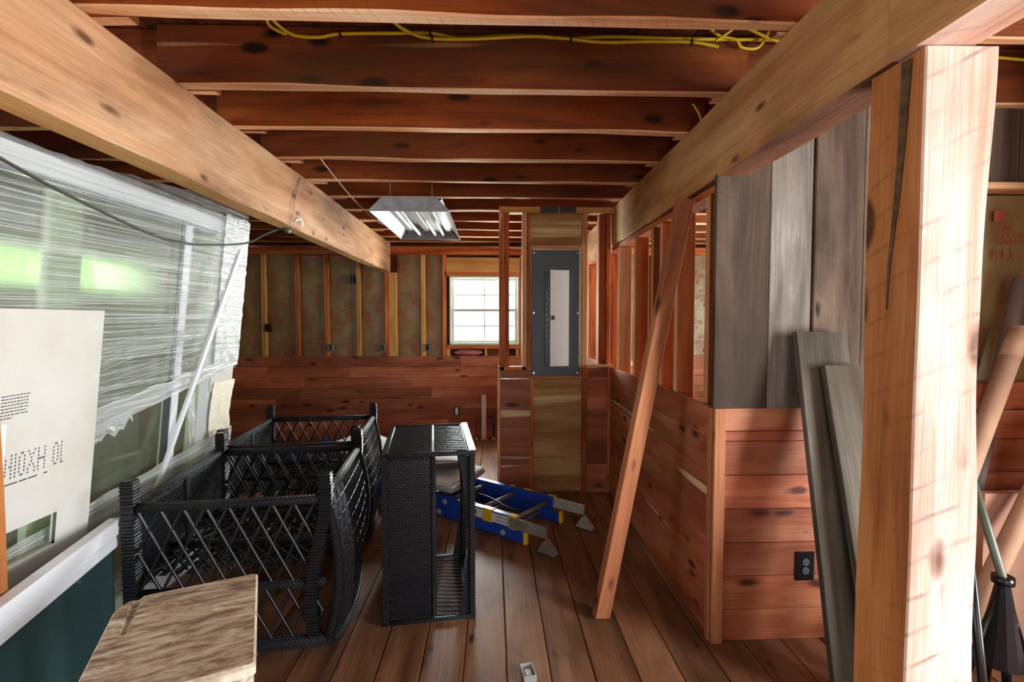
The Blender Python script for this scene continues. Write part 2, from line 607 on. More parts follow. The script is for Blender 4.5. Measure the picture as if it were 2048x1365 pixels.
def timber(name, a, b, w, t, side, mats, parent=None, wav=0.004, seg=24, bev=0.006, seed=0, face_mats=None, edgewav=None):
    """big sawn timber with slightly wandering edges"""
    a, b = Vector(a), Vector(b)
    L = (b - a).length
    X = (b - a).normalized()
    Z = Vector(side)
    Z = (Z - X * Z.dot(X)).normalized()
    Y = Z.cross(X)
    m = Matrix((X, Y, Z)).transposed().to_4x4()
    m.translation = (a + b) / 2
    y, z, c = t / 2, w / 2, bev
    ring = [(-y + c, -z), (y - c, -z), (y, -z + c), (y, z - c), (y - c, z), (-y + c, z), (-y, z - c), (-y, -z + c)]
    mb = MB()
    for i in range(seg + 1):
        x = -L / 2 + L * i / seg
        for k, (py, pz) in enumerate(ring):
            cor = (k + 1) // 2 % 4
            amp = wav if not edgewav else edgewav.get(cor, wav)
            dy = noise.noise(Vector((x * 2.3 + seed, cor * 7.1, 0.3))) * amp
            dz = noise.noise(Vector((x * 2.1 + seed, cor * 7.1, 9.3))) * amp
            mb.v.append((x, py + dy, pz + dz))
    for i in range(seg):
        for k in range(8):
            k2 = (k + 1) % 8
            mb.f.append((i * 8 + k, i * 8 + k2, (i + 1) * 8 + k2, (i + 1) * 8 + k))
            mb.mi.append((face_mats or {}).get(k, 0))
            mb.sm.append(False)
    mb.f.append(tuple(range(7, -1, -1)))
    mb.f.append(tuple(seg * 8 + k for k in range(8)))
    mb.mi += [0, 0]
    mb.sm += [False, False]
    o = mb.build(name, mats, parent)
    if parent is not None:
        o.matrix_local = m
    else:
        o.matrix_world = m
    return o


def struct(name):
    return empty(name, kind='structure')


def bez(pts, n=8):
    """smooth polyline (Catmull-Rom) through the points"""
    P = [Vector(p) for p in pts]
    out = []
    for i in range(len(P) - 1):
        p0, p1, p2, p3 = P[max(i - 1, 0)], P[i], P[i + 1], P[min(i + 2, len(P) - 1)]
        for k in range(n):
            s = k / n
            out.append(0.5 * ((2 * p1) + (p2 - p0) * s + (2 * p0 - 5 * p1 + 4 * p2 - p3) * s * s + (3 * p1 - p0 - 3 * p2 + p3) * s ** 3))
    out.append(P[-1])
    return out


def text_mesh(s, size, name='print'):
    c = bpy.data.curves.new(name, 'FONT')
    c.body = s
    c.size = size
    c.align_x = 'LEFT'
    o = bpy.data.objects.new(name, c)
    COL.objects.link(o)
    bpy.context.view_layer.update()
    me = bpy.data.meshes.new_from_object(o.evaluated_get(bpy.context.evaluated_depsgraph_get()))
    bpy.data.objects.remove(o)
    bpy.data.curves.remove(c)
    return [tuple(v.co) for v in me.vertices], [tuple(p.vertices) for p in me.polygons]


# ================================================================ STRUCTURE
WX0, WX1 = -3.4, 3.4        # outer walls
YB = 6.25                   # back wall, front of the studs
YF = -2.0                   # front of the building, open doorway behind the camera
CEIL = 2.43                 # underside of the joists
JH = 0.24

# floor: planks running away from the camera
floor = struct('floor')
mb = MB()
mb.box(WX0, WX1, YF, 6.4, -0.08, -0.035)
mb.build('subfloor', M['seam'], floor)
pw = 0.182
x = WX0
while x < WX1 - 0.01:
    x1 = min(x + pw, WX1)
    cuts = [YF]
    if -1.6 < x < 2.6:
        cuts.append(random.uniform(0.2, 1.2))
        cuts.append(random.uniform(3.2, 5.2))
    cuts.append(6.3)
    for c0, c1 in zip(cuts, cuts[1:]):
        g = random.uniform(0.002, 0.005)
        dz = random.uniform(-0.002, 0.0)
        board('plank', ((x + x1) / 2, c0 + 0.002, -0.0175 + dz), ((x + x1) / 2, c1 - 0.002, -0.0175 + dz), x1 - x - g, 0.035, (1, 0, 0), M['floor'], floor, 0.004)
    x = x1

# ceiling: deck boards over sawn joists in three bays lapped on the beams
ceil = struct('ceiling')
x = WX0
while x < WX1 - 0.01:
    x1 = min(x + 0.25, WX1)
    board('deck_board', ((x + x1) / 2, YF, CEIL + JH + 0.013), ((x + x1) / 2, 6.4, CEIL + JH + 0.013), x1 - x - 0.003, 0.025, (1, 0, 0), M['subfloor'], ceil)
    x = x1
mb = MB()
mb.box(WX0 - 0.1, WX1 + 0.1, YF - 0.1, 6.45, CEIL + JH + 0.027, CEIL + JH + 0.06)
mb.build('deck_light_block', M['seam'], ceil)  # unseen sheet added to stop sky light leaking between the deck boards
JY = [1.667, 2.158, 2.598, 3.085, 3.54, 4.0, 4.46, 4.92, 5.38, 5.84, 6.2]
for i, y in enumerate(JY):
    t_ = 0.052
    dz = random.uniform(-0.004, 0.004)
    ym = y - t_ / 2
    zc = CEIL + JH / 2 + dz
    timber('joist', (-1.352 + random.uniform(-.01, .01), ym, zc), (1.06 + random.uniform(-.01, .02), ym, zc), JH, t_, (0, 0, 1), [M['joist'], M['joist_edge']], ceil, wav=0.008, seg=14, seed=i * 3.1, face_mats={0: 1, 7: 1, 1: 1})
    ym = y + t_ / 2 + 0.003
    timber('joist', (WX0, ym, zc), (-1.15, ym, zc), JH, t_, (0, 0, 1), [M['joist'], M['joist_edge']], ceil, wav=0.012, seg=10, seed=i * 5.7 + 40, face_mats={0: 1})
    timber('joist', (0.95, ym, zc), (WX1, ym, zc), JH, t_, (0, 0, 1), [M['joist'], M['joist_edge']], ceil, wav=0.008, seg=8, seed=i * 2.7 + 80, face_mats={0: 1, 7: 1})

# ---- printed marks on the insulation facing
pv, pf = [], []


def add_txt(s, size, x, z, flip=False):
    v, f = text_mesh(s, size)
    n = len(pv)
    for (a, b, c) in v:
        px, pz = x + a, z + b
        if flip:
            px, pz = -px, -pz
        pv.append((px, 0, pz))
    for q in f:
        pf.append(tuple(n + i for i in q))


def add_rect(x0, x1, z0, z1, flip=False):
    n = len(pv)
    for (px, pz) in ((x0, z0), (x1, z0), (x1, z1), (x0, z1)):
        if flip:
            px, pz = -px, -pz
        pv.append((px, 0, pz))
    pf.append((n, n + 1, n + 2, n + 3))


for fl in (False, True):
    ox, oz = (-0.115, 0.0)
    add_rect(ox, ox + 0.052, oz + 0.205, oz + 0.257, fl)
    add_txt('PINK', 0.044, ox, oz + 0.165, fl)
    add_txt('NEXT GEN', 0.034, ox, oz + 0.133, fl)
    add_txt('FIBERGLAS', 0.034, ox, oz + 0.103, fl)
    add_txt('R13', 0.066, ox, oz + 0.035, fl)
    add_rect(-0.15, 0.15, 0.288, 0.2895, fl)
print_me = bpy.data.meshes.new('print')
print_me.from_pydata(pv, [], pf)
print_me.materials.append(M['print_red'])


def batt(parent, x0, x1, y, z0, z1, zp, bul=0.018, seed=0.0):
    """kraft faced insulation batt, bulging between two studs, with its red print"""
    mb = MB()
    W_, H_ = x1 - x0, z1 - z0
    cx = (x0 + x1) / 2

    def fn(u, v):
        e = math.sin(math.pi * u) ** 0.6
        k = noise.noise(Vector((u * 3 + seed, v * 7, seed))) * 0.010
        return ((u - 0.5) * W_, -(bul * e + k * e), v * H_)
    mb.grid(fn, 8, 24)
    o = mb.build('insulation_batt', M['kraft'], parent)
    o.location = (cx, y, z0)
    for z in zp:
        p = link('print', print_me, None, o)
        p.location = (0, -bul - 0.012, z - z0)
        p.scale = (min(1, W_ / 0.33), 1, 1)
    return o


# ---- back wall
wb = struct('wall_back')
HX0, HX1, HZ0, HZ1 = -0.535, 0.335, 1.165, 2.02     # window hole
mb = MB()
for (a, b, c, d) in ((WX0, HX0, -.1, 2.7), (HX1, WX1, -.1, 2.7), (HX0, HX1, -.1, HZ0), (HX0, HX1, HZ1, 2.7)):
    mb.box(a, b, YB + 0.10, YB + 0.13, c, d)
mb.build('sheathing', M['sheath'], wb)


def vstud(parent, x0, x1, y0, y1, z0, z1, mat='cedar_stud', name='stud', flip=False):
    return board(name, ((x0 + x1) / 2, (y0 + y1) / 2, z0), ((x0 + x1) / 2, (y0 + y1) / 2, z1), x1 - x0, y1 - y0, (1, 0, 0), M[mat], parent)


ZW = 1.03    # top of the back wainscot
studs = [(-3.18, -3.13), (-2.83, -2.775), (-2.425, -2.37), (-2.07, -2.015), (-1.68, -1.628), (-1.33, -1.28), (-0.885, -0.832), (-0.62, -0.572)]
for i, (a, b) in enumerate(studs):
    vstud(wb, a, b, YB - 0.005, YB + 0.09, 0.02, 2.28, 'pine' if i in (1, 4, 6) else 'cedar_stud')
vstud(wb, -1.278, -1.182, YB - 0.006, YB + 0.09, 0.02, 2.06, 'pine', 'beam_support_stud')
vstud(wb, 0.34, 0.39, YB, YB + 0.09, 0.02, 2.28)
for xx in (0.8, 1.2, 1.6, 2.0, 2.4, 2.8, 3.2):
    vstud(wb, xx, xx + 0.05, YB, YB + 0.09, 0.02, 2.28)
board('top_plate', (WX0, YB + 0.045, 2.31), (WX1, YB + 0.045, 2.31), 0.05, 0.1, (0, 0, 1), M['cedar_stud'], wb)
board('top_plate', (WX0, YB + 0.045, 2.363), (WX1, YB + 0.045, 2.363), 0.05, 0.1, (0, 0, 1), M['cedar_stud'], wb)
board('window_header', (-0.57, YB + 0.02, 2.15), (0.34, YB + 0.02, 2.15), 0.2, 0.05, (0, 0, 1), M['pine'], wb)
board('window_header', (-0.57, YB + 0.03, 2.045), (0.34, YB + 0.03, 2.045), 0.045, 0.08, (0, 0, 1), M['cedar_stud'], wb)
board('rough_sill', (-0.57, YB + 0.03, 1.138), (0.34, YB + 0.03, 1.138), 0.045, 0.09, (0, 0, 1), M['cedar_stud'], wb)
for a, b in ((-0.57, -0.53), (-0.10, -0.07), (0.29, 0.33)):
    vstud(wb, a, b, YB + 0.0, YB + 0.09, 0.9, 1.115, 'pine', 'cripple_stud')
edges = [(-3.4, -3.18)] + [(studs[i][1], studs[i + 1][0]) for i in range(len(studs) - 1)]
edges[6] = (-1.182, -0.885)
zps = [[1.95, 1.37], [1.55, 1.28], [1.9, 1.33], [1.72, 1.3], [2.02, 1.43], [1.80, 1.31], [1.93, 1.35], [1.86, 1.32]]
zps = [[2.0, 1.4], [1.96, 1.36], [1.80, 1.30], [1.95, 1.36], [1.72, 1.30], [1.82, 1.33], [1.92, 1.33], [1.87, 1.34]]
for i, (a, b) in enumerate(edges):
    batt(wb, a, b, YB + 0.045, 0.95, 2.285, zps[i], seed=i * 4.3)
for xx in (0.39, 0.85, 1.25, 1.65, 2.05, 2.45, 2.85):
    batt(wb, xx, xx + (0.41 if xx < 0.5 else 0.35), YB + 0.045, 0.95, 2.285, [1.9, 1.32], seed=xx)
# pink fibreglass bulging out at the tops and below the window
for (a, b, z, h, s) in ((-2.35, -2.08, 2.255, 0.05, 1), (-2.01, -1.70, 2.25, 0.06, 2), (-0.49, -0.12, 1.065, 0.075, 3), (-0.62, -0.6, 1.15, 0.16, 4)):
    mb = MB()
    mb.grid(lambda u, v: (a + (b - a) * u, YB + 0.03 - 0.05 * math.sin(math.pi * v) * (0.4 + 0.6 * math.sin(math.pi * u)), z - h / 2 * math.sin(math.pi * u) ** 0.4 + h * v * math.sin(math.pi * u) ** 0.4 + noise.noise(Vector((u * 6, v * 3, s))) * 0.012), 18, 6)
    mb.build('fibreglass_tuft', M['pink'], wb)


def wainscot(parent, fixed, lo, hi, rows, axis, mat, t=0.02, jlen=(1.0, 2.2), sgn=-1):
    """horizontal planks; rows = list of (z0,z1); axis 'x': fixed is the Y of the face"""
    for r, (z0, z1) in enumerate(rows):
        cuts = [lo]
        p = lo + random.uniform(0.4, 1.6)
        while jlen and p < hi - 0.35:
            cuts.append(p)
            p += random.uniform(*jlen)
        cuts.append(hi)
        for c0, c1 in zip(cuts, cuts[1:]):
            off = random.uniform(0, 0.0015)
            zc = (z0 + z1) / 2
            if axis == 'x':
                a, b = (c0 + .0008, fixed + t / 2 + off, zc), (c1 - .0008, fixed + t / 2 + off, zc)
            else:
                a, b = (fixed + t / 2 + off, c0 + .0008, zc), (fixed + t / 2 + off, c1 - .0008, zc)
            board('plank', a, b, z1 - z0 - 0.0025, t, (0, 0, 1), M[mat], parent, 0.002)


rows = [(ZW - 0.132 * (i + 1), ZW - 0.132 * i) for i in range(8)]
rows[-1] = (0.0, rows[-1][1])
wainscot(wb, YB - 0.03, WX0 + 0.02, WX1 - 0.02, rows, 'x', 'cedar_wains')

# window in the back wall
win = struct('window_1')


def frame_box(name, x0, x1, z0, z1, wd, y0, y1, mat, parent):
    mb = MB()
    mb.box(x0, x0 + wd, y0, y1, z0, z1)
    mb.box(x1 - wd, x1, y0, y1, z0, z1)
    mb.box(x0 + wd, x1 - wd, y0, y1, z0, z0 + wd)
    mb.box(x0 + wd, x1 - wd, y0, y1, z1 - wd, z1)
    return mb.build(name, mat, parent)


frame_box('frame', HX0, HX1, HZ0, HZ1, 0.022, YB - 0.005, YB + 0.14, M['win_vinyl'], win)
zm = 1.595
for nm, (z0, z1), yy in (('sash', (zm - 0.015, HZ1 - 0.022), YB + 0.075), ('sash', (HZ0 + 0.022, zm + 0.018), YB + 0.045)):
    sh = frame_box(nm, HX0 + 0.022, HX1 - 0.022, z0, z1, 0.034, yy, yy + 0.028, M['win_vinyl'], win)
    a0, a1, b0, b1 = HX0 + 0.056, HX1 - 0.056, z0 + 0.034, z1 - 0.034
    for i in range(2):
        for j in range(2):
            mb = MB()
            mb.box(a0 + (a1 - a0) * i / 2, a0 + (a1 - a0) * (i + 1) / 2, yy + 0.012, yy + 0.016, b0 + (b1 - b0) * j / 2, b0 + (b1 - b0) * (j + 1) / 2)
            mb.build('pane', M['pane'], sh)
    mb = MB()
    mb.box((a0 + a1) / 2 - 0.006, (a0 + a1) / 2 + 0.006, yy + 0.006, yy + 0.011, b0, b1)
    mb.build('muntin', M['win_vinyl'], sh)
    mb = MB()
    mb.box(a0, a1, yy + 0.006, yy + 0.011, (b0 + b1) / 2 - 0.006, (b0 + b1) / 2 + 0.006)
    mb.build('muntin', M['win_vinyl'], sh)

# ---- right partition (open studs above, planks below), corner at Y 2.2
wr = struct('wall_right')
XR = 1.0
prow = [(0.0, 0.146)] + [(0.146 + 0.156 * i, 0.146 + 0.156 * (i + 1)) for i in range(5)] + [(0.926, 1.078)]
wainscot(wr, XR, 2.222, 4.2, prow, 'y', 'cedar_wains', jlen=None)
wainscot(wr, XR + 0.02, 4.3, YB - 0.04, prow, 'y', 'cedar_wains', jlen=None)
for y0, y1, m_ in ((2.245, 2.285, 'cedar_stud'), (2.335, 2.378, 'cedar_stud'), (2.74, 2.785, 'cedar_stud'), (2.995, 3.04, 'cedar_stud'), (3.17, 3.215, 'sheath'), (3.56, 3.605, 'cedar_stud'), (4.0, 4.045, 'cedar_pale'), (4.45, 4.5, 'cedar_stud'), (4.85, 4.9, 'cedar_stud'), (5.3, 5.35, 'cedar_stud'), (5.75, 5.8, 'cedar_stud')):
    o = board('stud', (XR + 0.072, (y0 + y1) / 2, 0.03), (XR + 0.072, (y0 + y1) / 2, 2.06), 0.1, y1 - y0, (1, 0, 0), M[m_], wr, edge=M['cedar_pale'])
board('bottom_plate', (XR + 0.072, 2.25, 0.015), (XR + 0.072, YB - 0.05, 0.015), 0.1, 0.03, (1, 0, 0), M['cedar_stud'], wr)
board('top_plate', (XR + 0.072, 2.25, 2.08), (XR + 0.072, YB - 0.05, 2.08), 0.1, 0.035, (1, 0, 0), M['cedar_stud'], wr)
board('corner_trim', (XR - 0.008, 2.222, 0.0), (XR - 0.008, 2.222, 1.078), 0.035, 0.016, (0, 1, 0), M['fir'], wr)
board('corner_trim', (XR + 0.018, 2.190, 0.0), (XR + 0.018, 2.190, 1.078), 0.052, 0.018, (1, 0, 0), M['fir'], wr)

# ---- partition facing the camera, planks below and old barn boards above
wn = struct('wall_front_right')
YN = 2.2
nrow = [(0.0, 0.146)] + [(0.146 + 0.156 * i, 0.146 + 0.156 * (i + 1)) for i in range(5)] + [(0.926, 0.972), (0.972, 1.078)]
wainscot(wn, YN, 1.044, 2.18, nrow, 'x', 'cedar_wains', jlen=None)
wainscot(wn, YN, 2.182, 3.35, nrow[:-2] + [(0.926, 1.06), (1.06, 1.19)], 'x', 'cedar_wains', jlen=None)
bxs = [(0.985, 1.228, 'barn'), (1.232, 1.424, 'barn_pale'), (1.430, 1.652, 'barn'), (1.656, 1.765, 'barn'), (1.77, 1.97, 'barn'), (1.975, 2.16, 'barn')]
for i, (a, b, m_) in enumerate(bxs):
    dy = (0, 0.004, -0.004, 0.003, 0, 0.002)[i]
    board('barn_board', ((a + b) / 2, YN - 0.002 + dy, 1.079), ((a + b) / 2, YN - 0.002 + dy, 2.425), b - a, 0.024, (1, 0, 0), M[m_], wn, 0.004)
for a, b in ((2.162, 2.38), (2.384, 2.62), (2.624, 2.86), (2.864, 3.1), (3.104, 3.35)):
    board('barn_board', ((a + b) / 2, YN + 0.012, 2.09), ((a + b) / 2, YN + 0.012, 2.425), b - a, 0.024, (1, 0, 0), M['barn'], wn, 0.004)
board('ledge', (2.162, YN - 0.01, 2.068), (3.35, YN - 0.01, 2.068), 0.1, 0.03, (0, 1, 0), M['cedar_pale'], wn)
mb = MB()
mb.box(1.09, 3.38, YN + 0.115, YN + 0.13, 0.0, 2.43)
mb.build('sheathing', M['sheath'], wn)
for xx in (1.15, 1.6, 2.17, 2.62, 3.05):
    vstud(wn, xx, xx + 0.045, YN + 0.025, YN + 0.11, 0.02, 2.42)
batt(wn, 2.215, 2.62, YN + 0.06, 1.1, 2.05, [1.72], seed=3.3)
batt(wn, 2.665, 3.05, YN + 0.06, 1.1, 2.05, [1.8, 1.4], seed=5.3)

# ---- chase wall with the electrical panel, Y 4.2
wc = struct('wall_center')
YC = 4.2
for (a, b, y, m_) in ((0.055, 0.10, 0, 'cedar_stud'), (0.102, 0.14, 0.02, 'cedar_stud'), (0.25, 0.287, 0, 'cedar_pale'), (0.29, 0.315, 0.01, 'cedar_stud'), (0.755, 0.8, 0, 'cedar_pale'), (0.907, 0.965, 0.05, 'cedar_stud'), (0.968, 1.0, 0.02, 'cedar_stud')):
    vstud(wc, a, b, YC + y, YC + y + 0.09, 1.05, 2.368, m_)
board('top_plate', (0.06, YC + 0.045, 2.395), (1.03, YC + 0.045, 2.395), 0.048, 0.1, (0, 0, 1), M['pine'], wc)
board('sill', (0.05, YC + 0.05, 1.065), (0.318, YC + 0.05, 1.065), 0.03, 0.1, (0, 0, 1), M['cedar_stud'], wc)
board('sill', (0.79, YC + 0.04, 1.085), (1.02, YC + 0.04, 1.085), 0.025, 0.1, (0, 0, 1), M['cedar_pale'], wc)
for z0, z1 in ((2.235, 2.37), (2.105, 2.232)):
    board('plank', (0.317, YC + 0.06, (z0 + z1) / 2), (0.752, YC + 0.06, (z0 + z1) / 2), z1 - z0, 0.022, (0, 0, 1), M['poplar'], wc)
board('panel_trim', (0.316, YC + 0.02, 2.085), (0.755, YC + 0.02, 2.085), 0.035, 0.06, (0, 0, 1), M['cedar_pale'], wc)
board('panel_trim', (0.31, YC + 0.02, 0.988), (0.77, YC + 0.02, 0.988), 0.03, 0.06, (0, 0, 1), M['cedar_pale'], wc)
vstud(wc, 0.317, 0.332, YC + 0.0, YC + 0.05, 1.0, 2.07, 'pine', 'panel_trim')
vstud(wc, 0.737, 0.753, YC + 0.0, YC + 0.05, 1.0, 2.07, 'pine', 'panel_trim')
z = 0.0
for h in (0.14, 0.155, 0.19, 0.16, 0.155, 0.17):
    board('plank', (0.345, YC + 0.03, z + h / 2), (0.757, YC + 0.03, z + h / 2), h - 0.002, 0.02, (0, 0, 1), M['poplar'], wc)
    z += h
crow = [(0.0, 0.09), (0.09, 0.245), (0.245, 0.40), (0.40, 0.555), (0.555, 0.71), (0.71, 0.98), (0.98, 1.05)]
wainscot(wc, YC - 0.01, 0.065, 0.318, crow, 'x', 'cedar_wains', jlen=None)
wainscot(wc, YC - 0.01, 0.80, 0.975, [(a, b + (0.02 if i == 6 else 0)) for i, (a, b) in enumerate(crow)], 'x', 'cedar_wains', jlen=None)
for a, b, zt in ((0.318, 0.345, 0.975), (0.757, 0.80, 1.08), (0.975, 0.998, 1.08)):
    vstud(wc, a, b, YC - 0.02, YC + 0.03, 0, zt, 'cedar_stud', 'trim_strip')
board('corner_trim', (0.052, YC - 0.008, 0), (0.052, YC - 0.008, 1.06), 0.024, 0.024, (1, 0, 0), M['cedar_pale'], wc)
# return side of the chase
for r, (a, b) in enumerate(crow):
    board('plank', (0.062, YC + 0.01, (a + b) / 2), (0.062, YC + 0.30, (a + b) / 2), b - a - 0.002, 0.018, (0, 0, 1), M['cedar_wains'], wc)

# ---- outer walls
wl = struct('wall_left')
mb = MB()
LY0, LY1, LZ0, LZ1 = 3.0, 4.9, 1.70, 2.04
for (a, b, c, d) in ((YF, -1.15, -.1, 2.7), (-1.15, 0.75, -.1, 0.95), (-1.15, 0.75, 2.15, 2.7), (0.75, LY0, -.1, 2.7), (LY1, 6.4, -.1, 2.7), (LY0, LY1, -.1, LZ0), (LY0, LY1, LZ1, 2.7)):  # the rear gap is added for the left rear fill lamp
    mb.box(WX0 - 0.12, WX0, a, b, c, d)
mb.build('sheathing', M['grey_sheath'], wl)
for yy in (0.77, 1.0, 1.4, 1.8, 2.2, 2.6, 3.0 - 0.045, 4.9, 5.3, 5.7):
    vstud(wl, WX0, WX0 + 0.08, yy, yy + 0.045, 0, 2.42)
w2 = struct('window_2')
mb = MB()
for a, b, c, d in ((LY0, LY0 + .05, LZ0, LZ1), (LY1 - .05, LY1, LZ0, LZ1), (LY0 + .05, LY1 - .05, LZ0, LZ0 + .05), (LY0 + .05, LY1 - .05, LZ1 - .05, LZ1), (3.93, 3.97, LZ0 + .05, LZ1 - .05)):
    mb.box(WX0 - 0.1, WX0 - 0.02, a, b, c, d)
mb.build('frame', M['win_vinyl'], w2)
for a, b in ((LY0 + .05, 3.93), (3.97, LY1 - .05)):
    mb = MB()
    mb.box(WX0 - 0.065, WX0 - 0.06, a, b, LZ0 + 0.05, LZ1 - 0.05)
    mb.build('pane', M['pane'], w2)

wo = struct('wall_right_outer')
mb = MB()
for (a, b, c, d) in ((YF, -1.05, 0, 2.7), (-1.05, 0.55, 2.2, 2.7), (0.55, 3.45, -.1, 2.7), (5.15, 6.4, -.1, 2.7), (3.45, 5.15, -.1, 0.85), (3.45, 5.15, 2.15, 2.7)):
    mb.box(WX1, WX1 + 0.1, a, b, c, d)
mb.build('sheathing', M['sheath'], wo)
w3 = struct('window_3')
mb = MB()
for a, b, c, d in ((3.45, 3.5, .85, 2.15), (5.1, 5.15, .85, 2.15), (3.5, 5.1, .85, .9), (3.5, 5.1, 2.1, 2.15), (4.28, 4.32, .9, 2.1)):
    mb.box(WX1 + 0.02, WX1 + 0.09, a, b, c, d)
mb.build('frame', M['win_vinyl'], w3)
for a, b in ((3.5, 4.28), (4.32, 5.1)):
    mb = MB()
    mb.box(WX1 + 0.05, WX1 + 0.055, a, b, 0.9, 2.1)
    mb.build('pane', M['pane'], w3)

ws = struct('wall_added_for_shade')  # unseen wall piece, added to keep light off the clutter and insulation
mb = MB()
mb.box(2.70, 2.80, 1.30, 2.185, 0, 2.42)
mb.build('sheathing', M['sheath'], ws)

wf = struct('wall_front')
mb = MB()
for (a, b, c, d) in ((WX0, -0.15, 0, 2.7), (1.95, WX1, 0, 2.7), (-0.15, 1.95, 2.25, 2.7)):
    mb.box(a, b, YF - 0.1, YF, c, d)
mb.build('sheathing', M['sheath'], wf)

# ================================================================ BEAMS AND POSTS
o = timber('timber_beam', (-1.31, 0.2, 2.245), (-1.31, YB - 0.035, 2.245), 0.365, 0.12, (0, 0, 1), [M['beam_left'], M['pine']], wav=0.008, seg=40, bev=0.012, seed=2, face_mats={0: 1})
tag(o, 'long tan rough-sawn timber beam running above the black wicker chairs to the back wall', 'beam')
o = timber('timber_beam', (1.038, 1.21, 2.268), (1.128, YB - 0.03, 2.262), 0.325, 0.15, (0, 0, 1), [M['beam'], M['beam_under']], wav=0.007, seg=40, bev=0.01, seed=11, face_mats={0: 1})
tag(o, 'pale timber beam with dark underside carried over the open stud partition', 'beam')
o = timber('timber_beam', (1.03, 0.1, 2.265), (1.036, 1.205, 2.265), 0.33, 0.15, (0, 0, 1), [M['beam'], M['post']], wav=0.004, seg=14, bev=0.008, seed=23, face_mats={0: 1})
tag(o, 'short pink-bottomed timber beam butted end to end above the thick pale post', 'beam')

post = timber('timber_post', (1.066, 1.205, 0.0), (1.066, 1.205, 2.098), 0.165, 0.165, (1, 0, 0), [M['post'], M['post_heart']], wav=0.003, seg=60, bev=0.004, seed=5, face_mats={0: 1, 7: 1}, edgewav={0: 0.006, 1: 0.004, 2: 0.022, 3: 0.01})
tag(post, 'thick square sawn post with pale saw-marked face and a wavy edge', 'post')
mb = MB()     # the long drying check in its side
pts = bez([(0.979, 1.172, 2.09), (0.979, 1.177, 1.95), (0.979, 1.186, 1.8), (0.979, 1.196, 1.7), (0.979, 1.206, 1.6), (0.979, 1.209, 1.5)], 5)
for i in range(len(pts) - 1):
    wa = 0.013 * (1 - i / len(pts)) ** 1.2 + 0.0015
    wb_ = 0.013 * (1 - (i + 1) / len(pts)) ** 1.2 + 0.0015
    a, b = pts[i], pts[i + 1]
    mb.quad([(a.x, a.y + wa, a.z), (a.x, a.y - wa, a.z), (b.x, b.y - wb_, b.z), (b.x, b.y + wb_, b.z)])
ck = mb.build('drying_crack', plain('dark check', lin(66, 46, 22), 0.9, vary=lin(110, 82, 44), vscale=40))
ck.parent = post
ck.matrix_parent_inverse = post.matrix_world.inverted()
o = timber('timber_post', (-1.53, 1.472, 0.0), (-1.53, 1.472, 2.428), 0.13, 0.14, (1, 0, 0), [M['post_heart']], wav=0.003, seg=20, seed=31)
tag(o, 'orange sawn post standing before the white printed carton', 'post')

# ================================================================ LEANING BOARDS
a, b = Vector((0.535, 2.40, 0.0)), Vector((0.935, 2.42, 2.062))
o = board('two_by_four', a + Vector((0, 0, 0.008)), b, 0.085, 0.042, (1, 0.35, -0.2), M['fir'])
o = tag(o, 'reddish two-by-four leaning from the floor against the pale beam', 'board')
o = board('barn_board', (1.40, 1.78, 0.012), (1.43, 2.135, 1.42), 0.225, 0.03, (1, 0, 0), M['barn_weather'])
tag(o, 'wide weathered grey board leaning on the plank wall behind a narrower one', 'board')
o = board('barn_board', (1.47, 1.69, 0.012), (1.475, 2.055, 1.28), 0.165, 0.032, (1, 0, 0), M['barn_weather'])
tag(o, 'narrower weathered grey board leaning in front of a wider one', 'board')

# ================================================================ ELECTRICAL
ep = empty('breaker_box', (0.531, YC - 0.012, 1.004), label='charcoal breaker panel with a bright metal door on the chase wall', cat='breaker panel')
mb = MB()
mb.box(-0.205, 0.205, 0, 0.03, 0, 1.058, bev=0.006)
mb.build('cover_plate', M['panel_grey'], ep)
mb = MB()
mb.box(-0.095, -0.06, -0.012, 0.0, 0.10, 0.87, bev=0.003)
mb.build('breaker_trim', M['panel_dark'], ep)
for k in range(9):
    mb = MB()
    mb.box(-0.088, -0.066, -0.022, -0.012, 0.33 + k * 0.045, 0.345 + k * 0.045)
    mb.build('breaker_switch', M['black_plastic'], ep)
mb = MB()
ang = R(13)
m_ = Matrix.Translation((0.105, -0.012, 0.085)) @ Matrix.Rotation(ang, 4, 'Z')
mb.box(-0.165, 0.0, -0.012, 0.0, 0, 0.80, mat=m_)
dr = mb.build('panel_door', M['steel_door'], ep)
mb = MB()
mb.box(-0.16, -0.125, -0.018, -0.012, 0.385, 0.425, mat=m_)
lt = mb.build('latch', M['galv'], dr)
mb = MB()
mb.box(-0.153, -0.137, -0.0205, -0.018, 0.393, 0.416, mat=m_)
mb.build('latch_tab', M['panel_dark'], dr)
for sx, sz in ((-0.185, 1.03), (0.185, 1.03), (-0.185, 0.53), (0.185, 0.53), (-0.185, 0.025), (0.185, 0.025)):
    mb = MB()
    mb.tube([(sx, 0.0, sz), (sx, -0.006, sz)], 0.008, 8)
    mb.build('screw', M['screw'], ep)


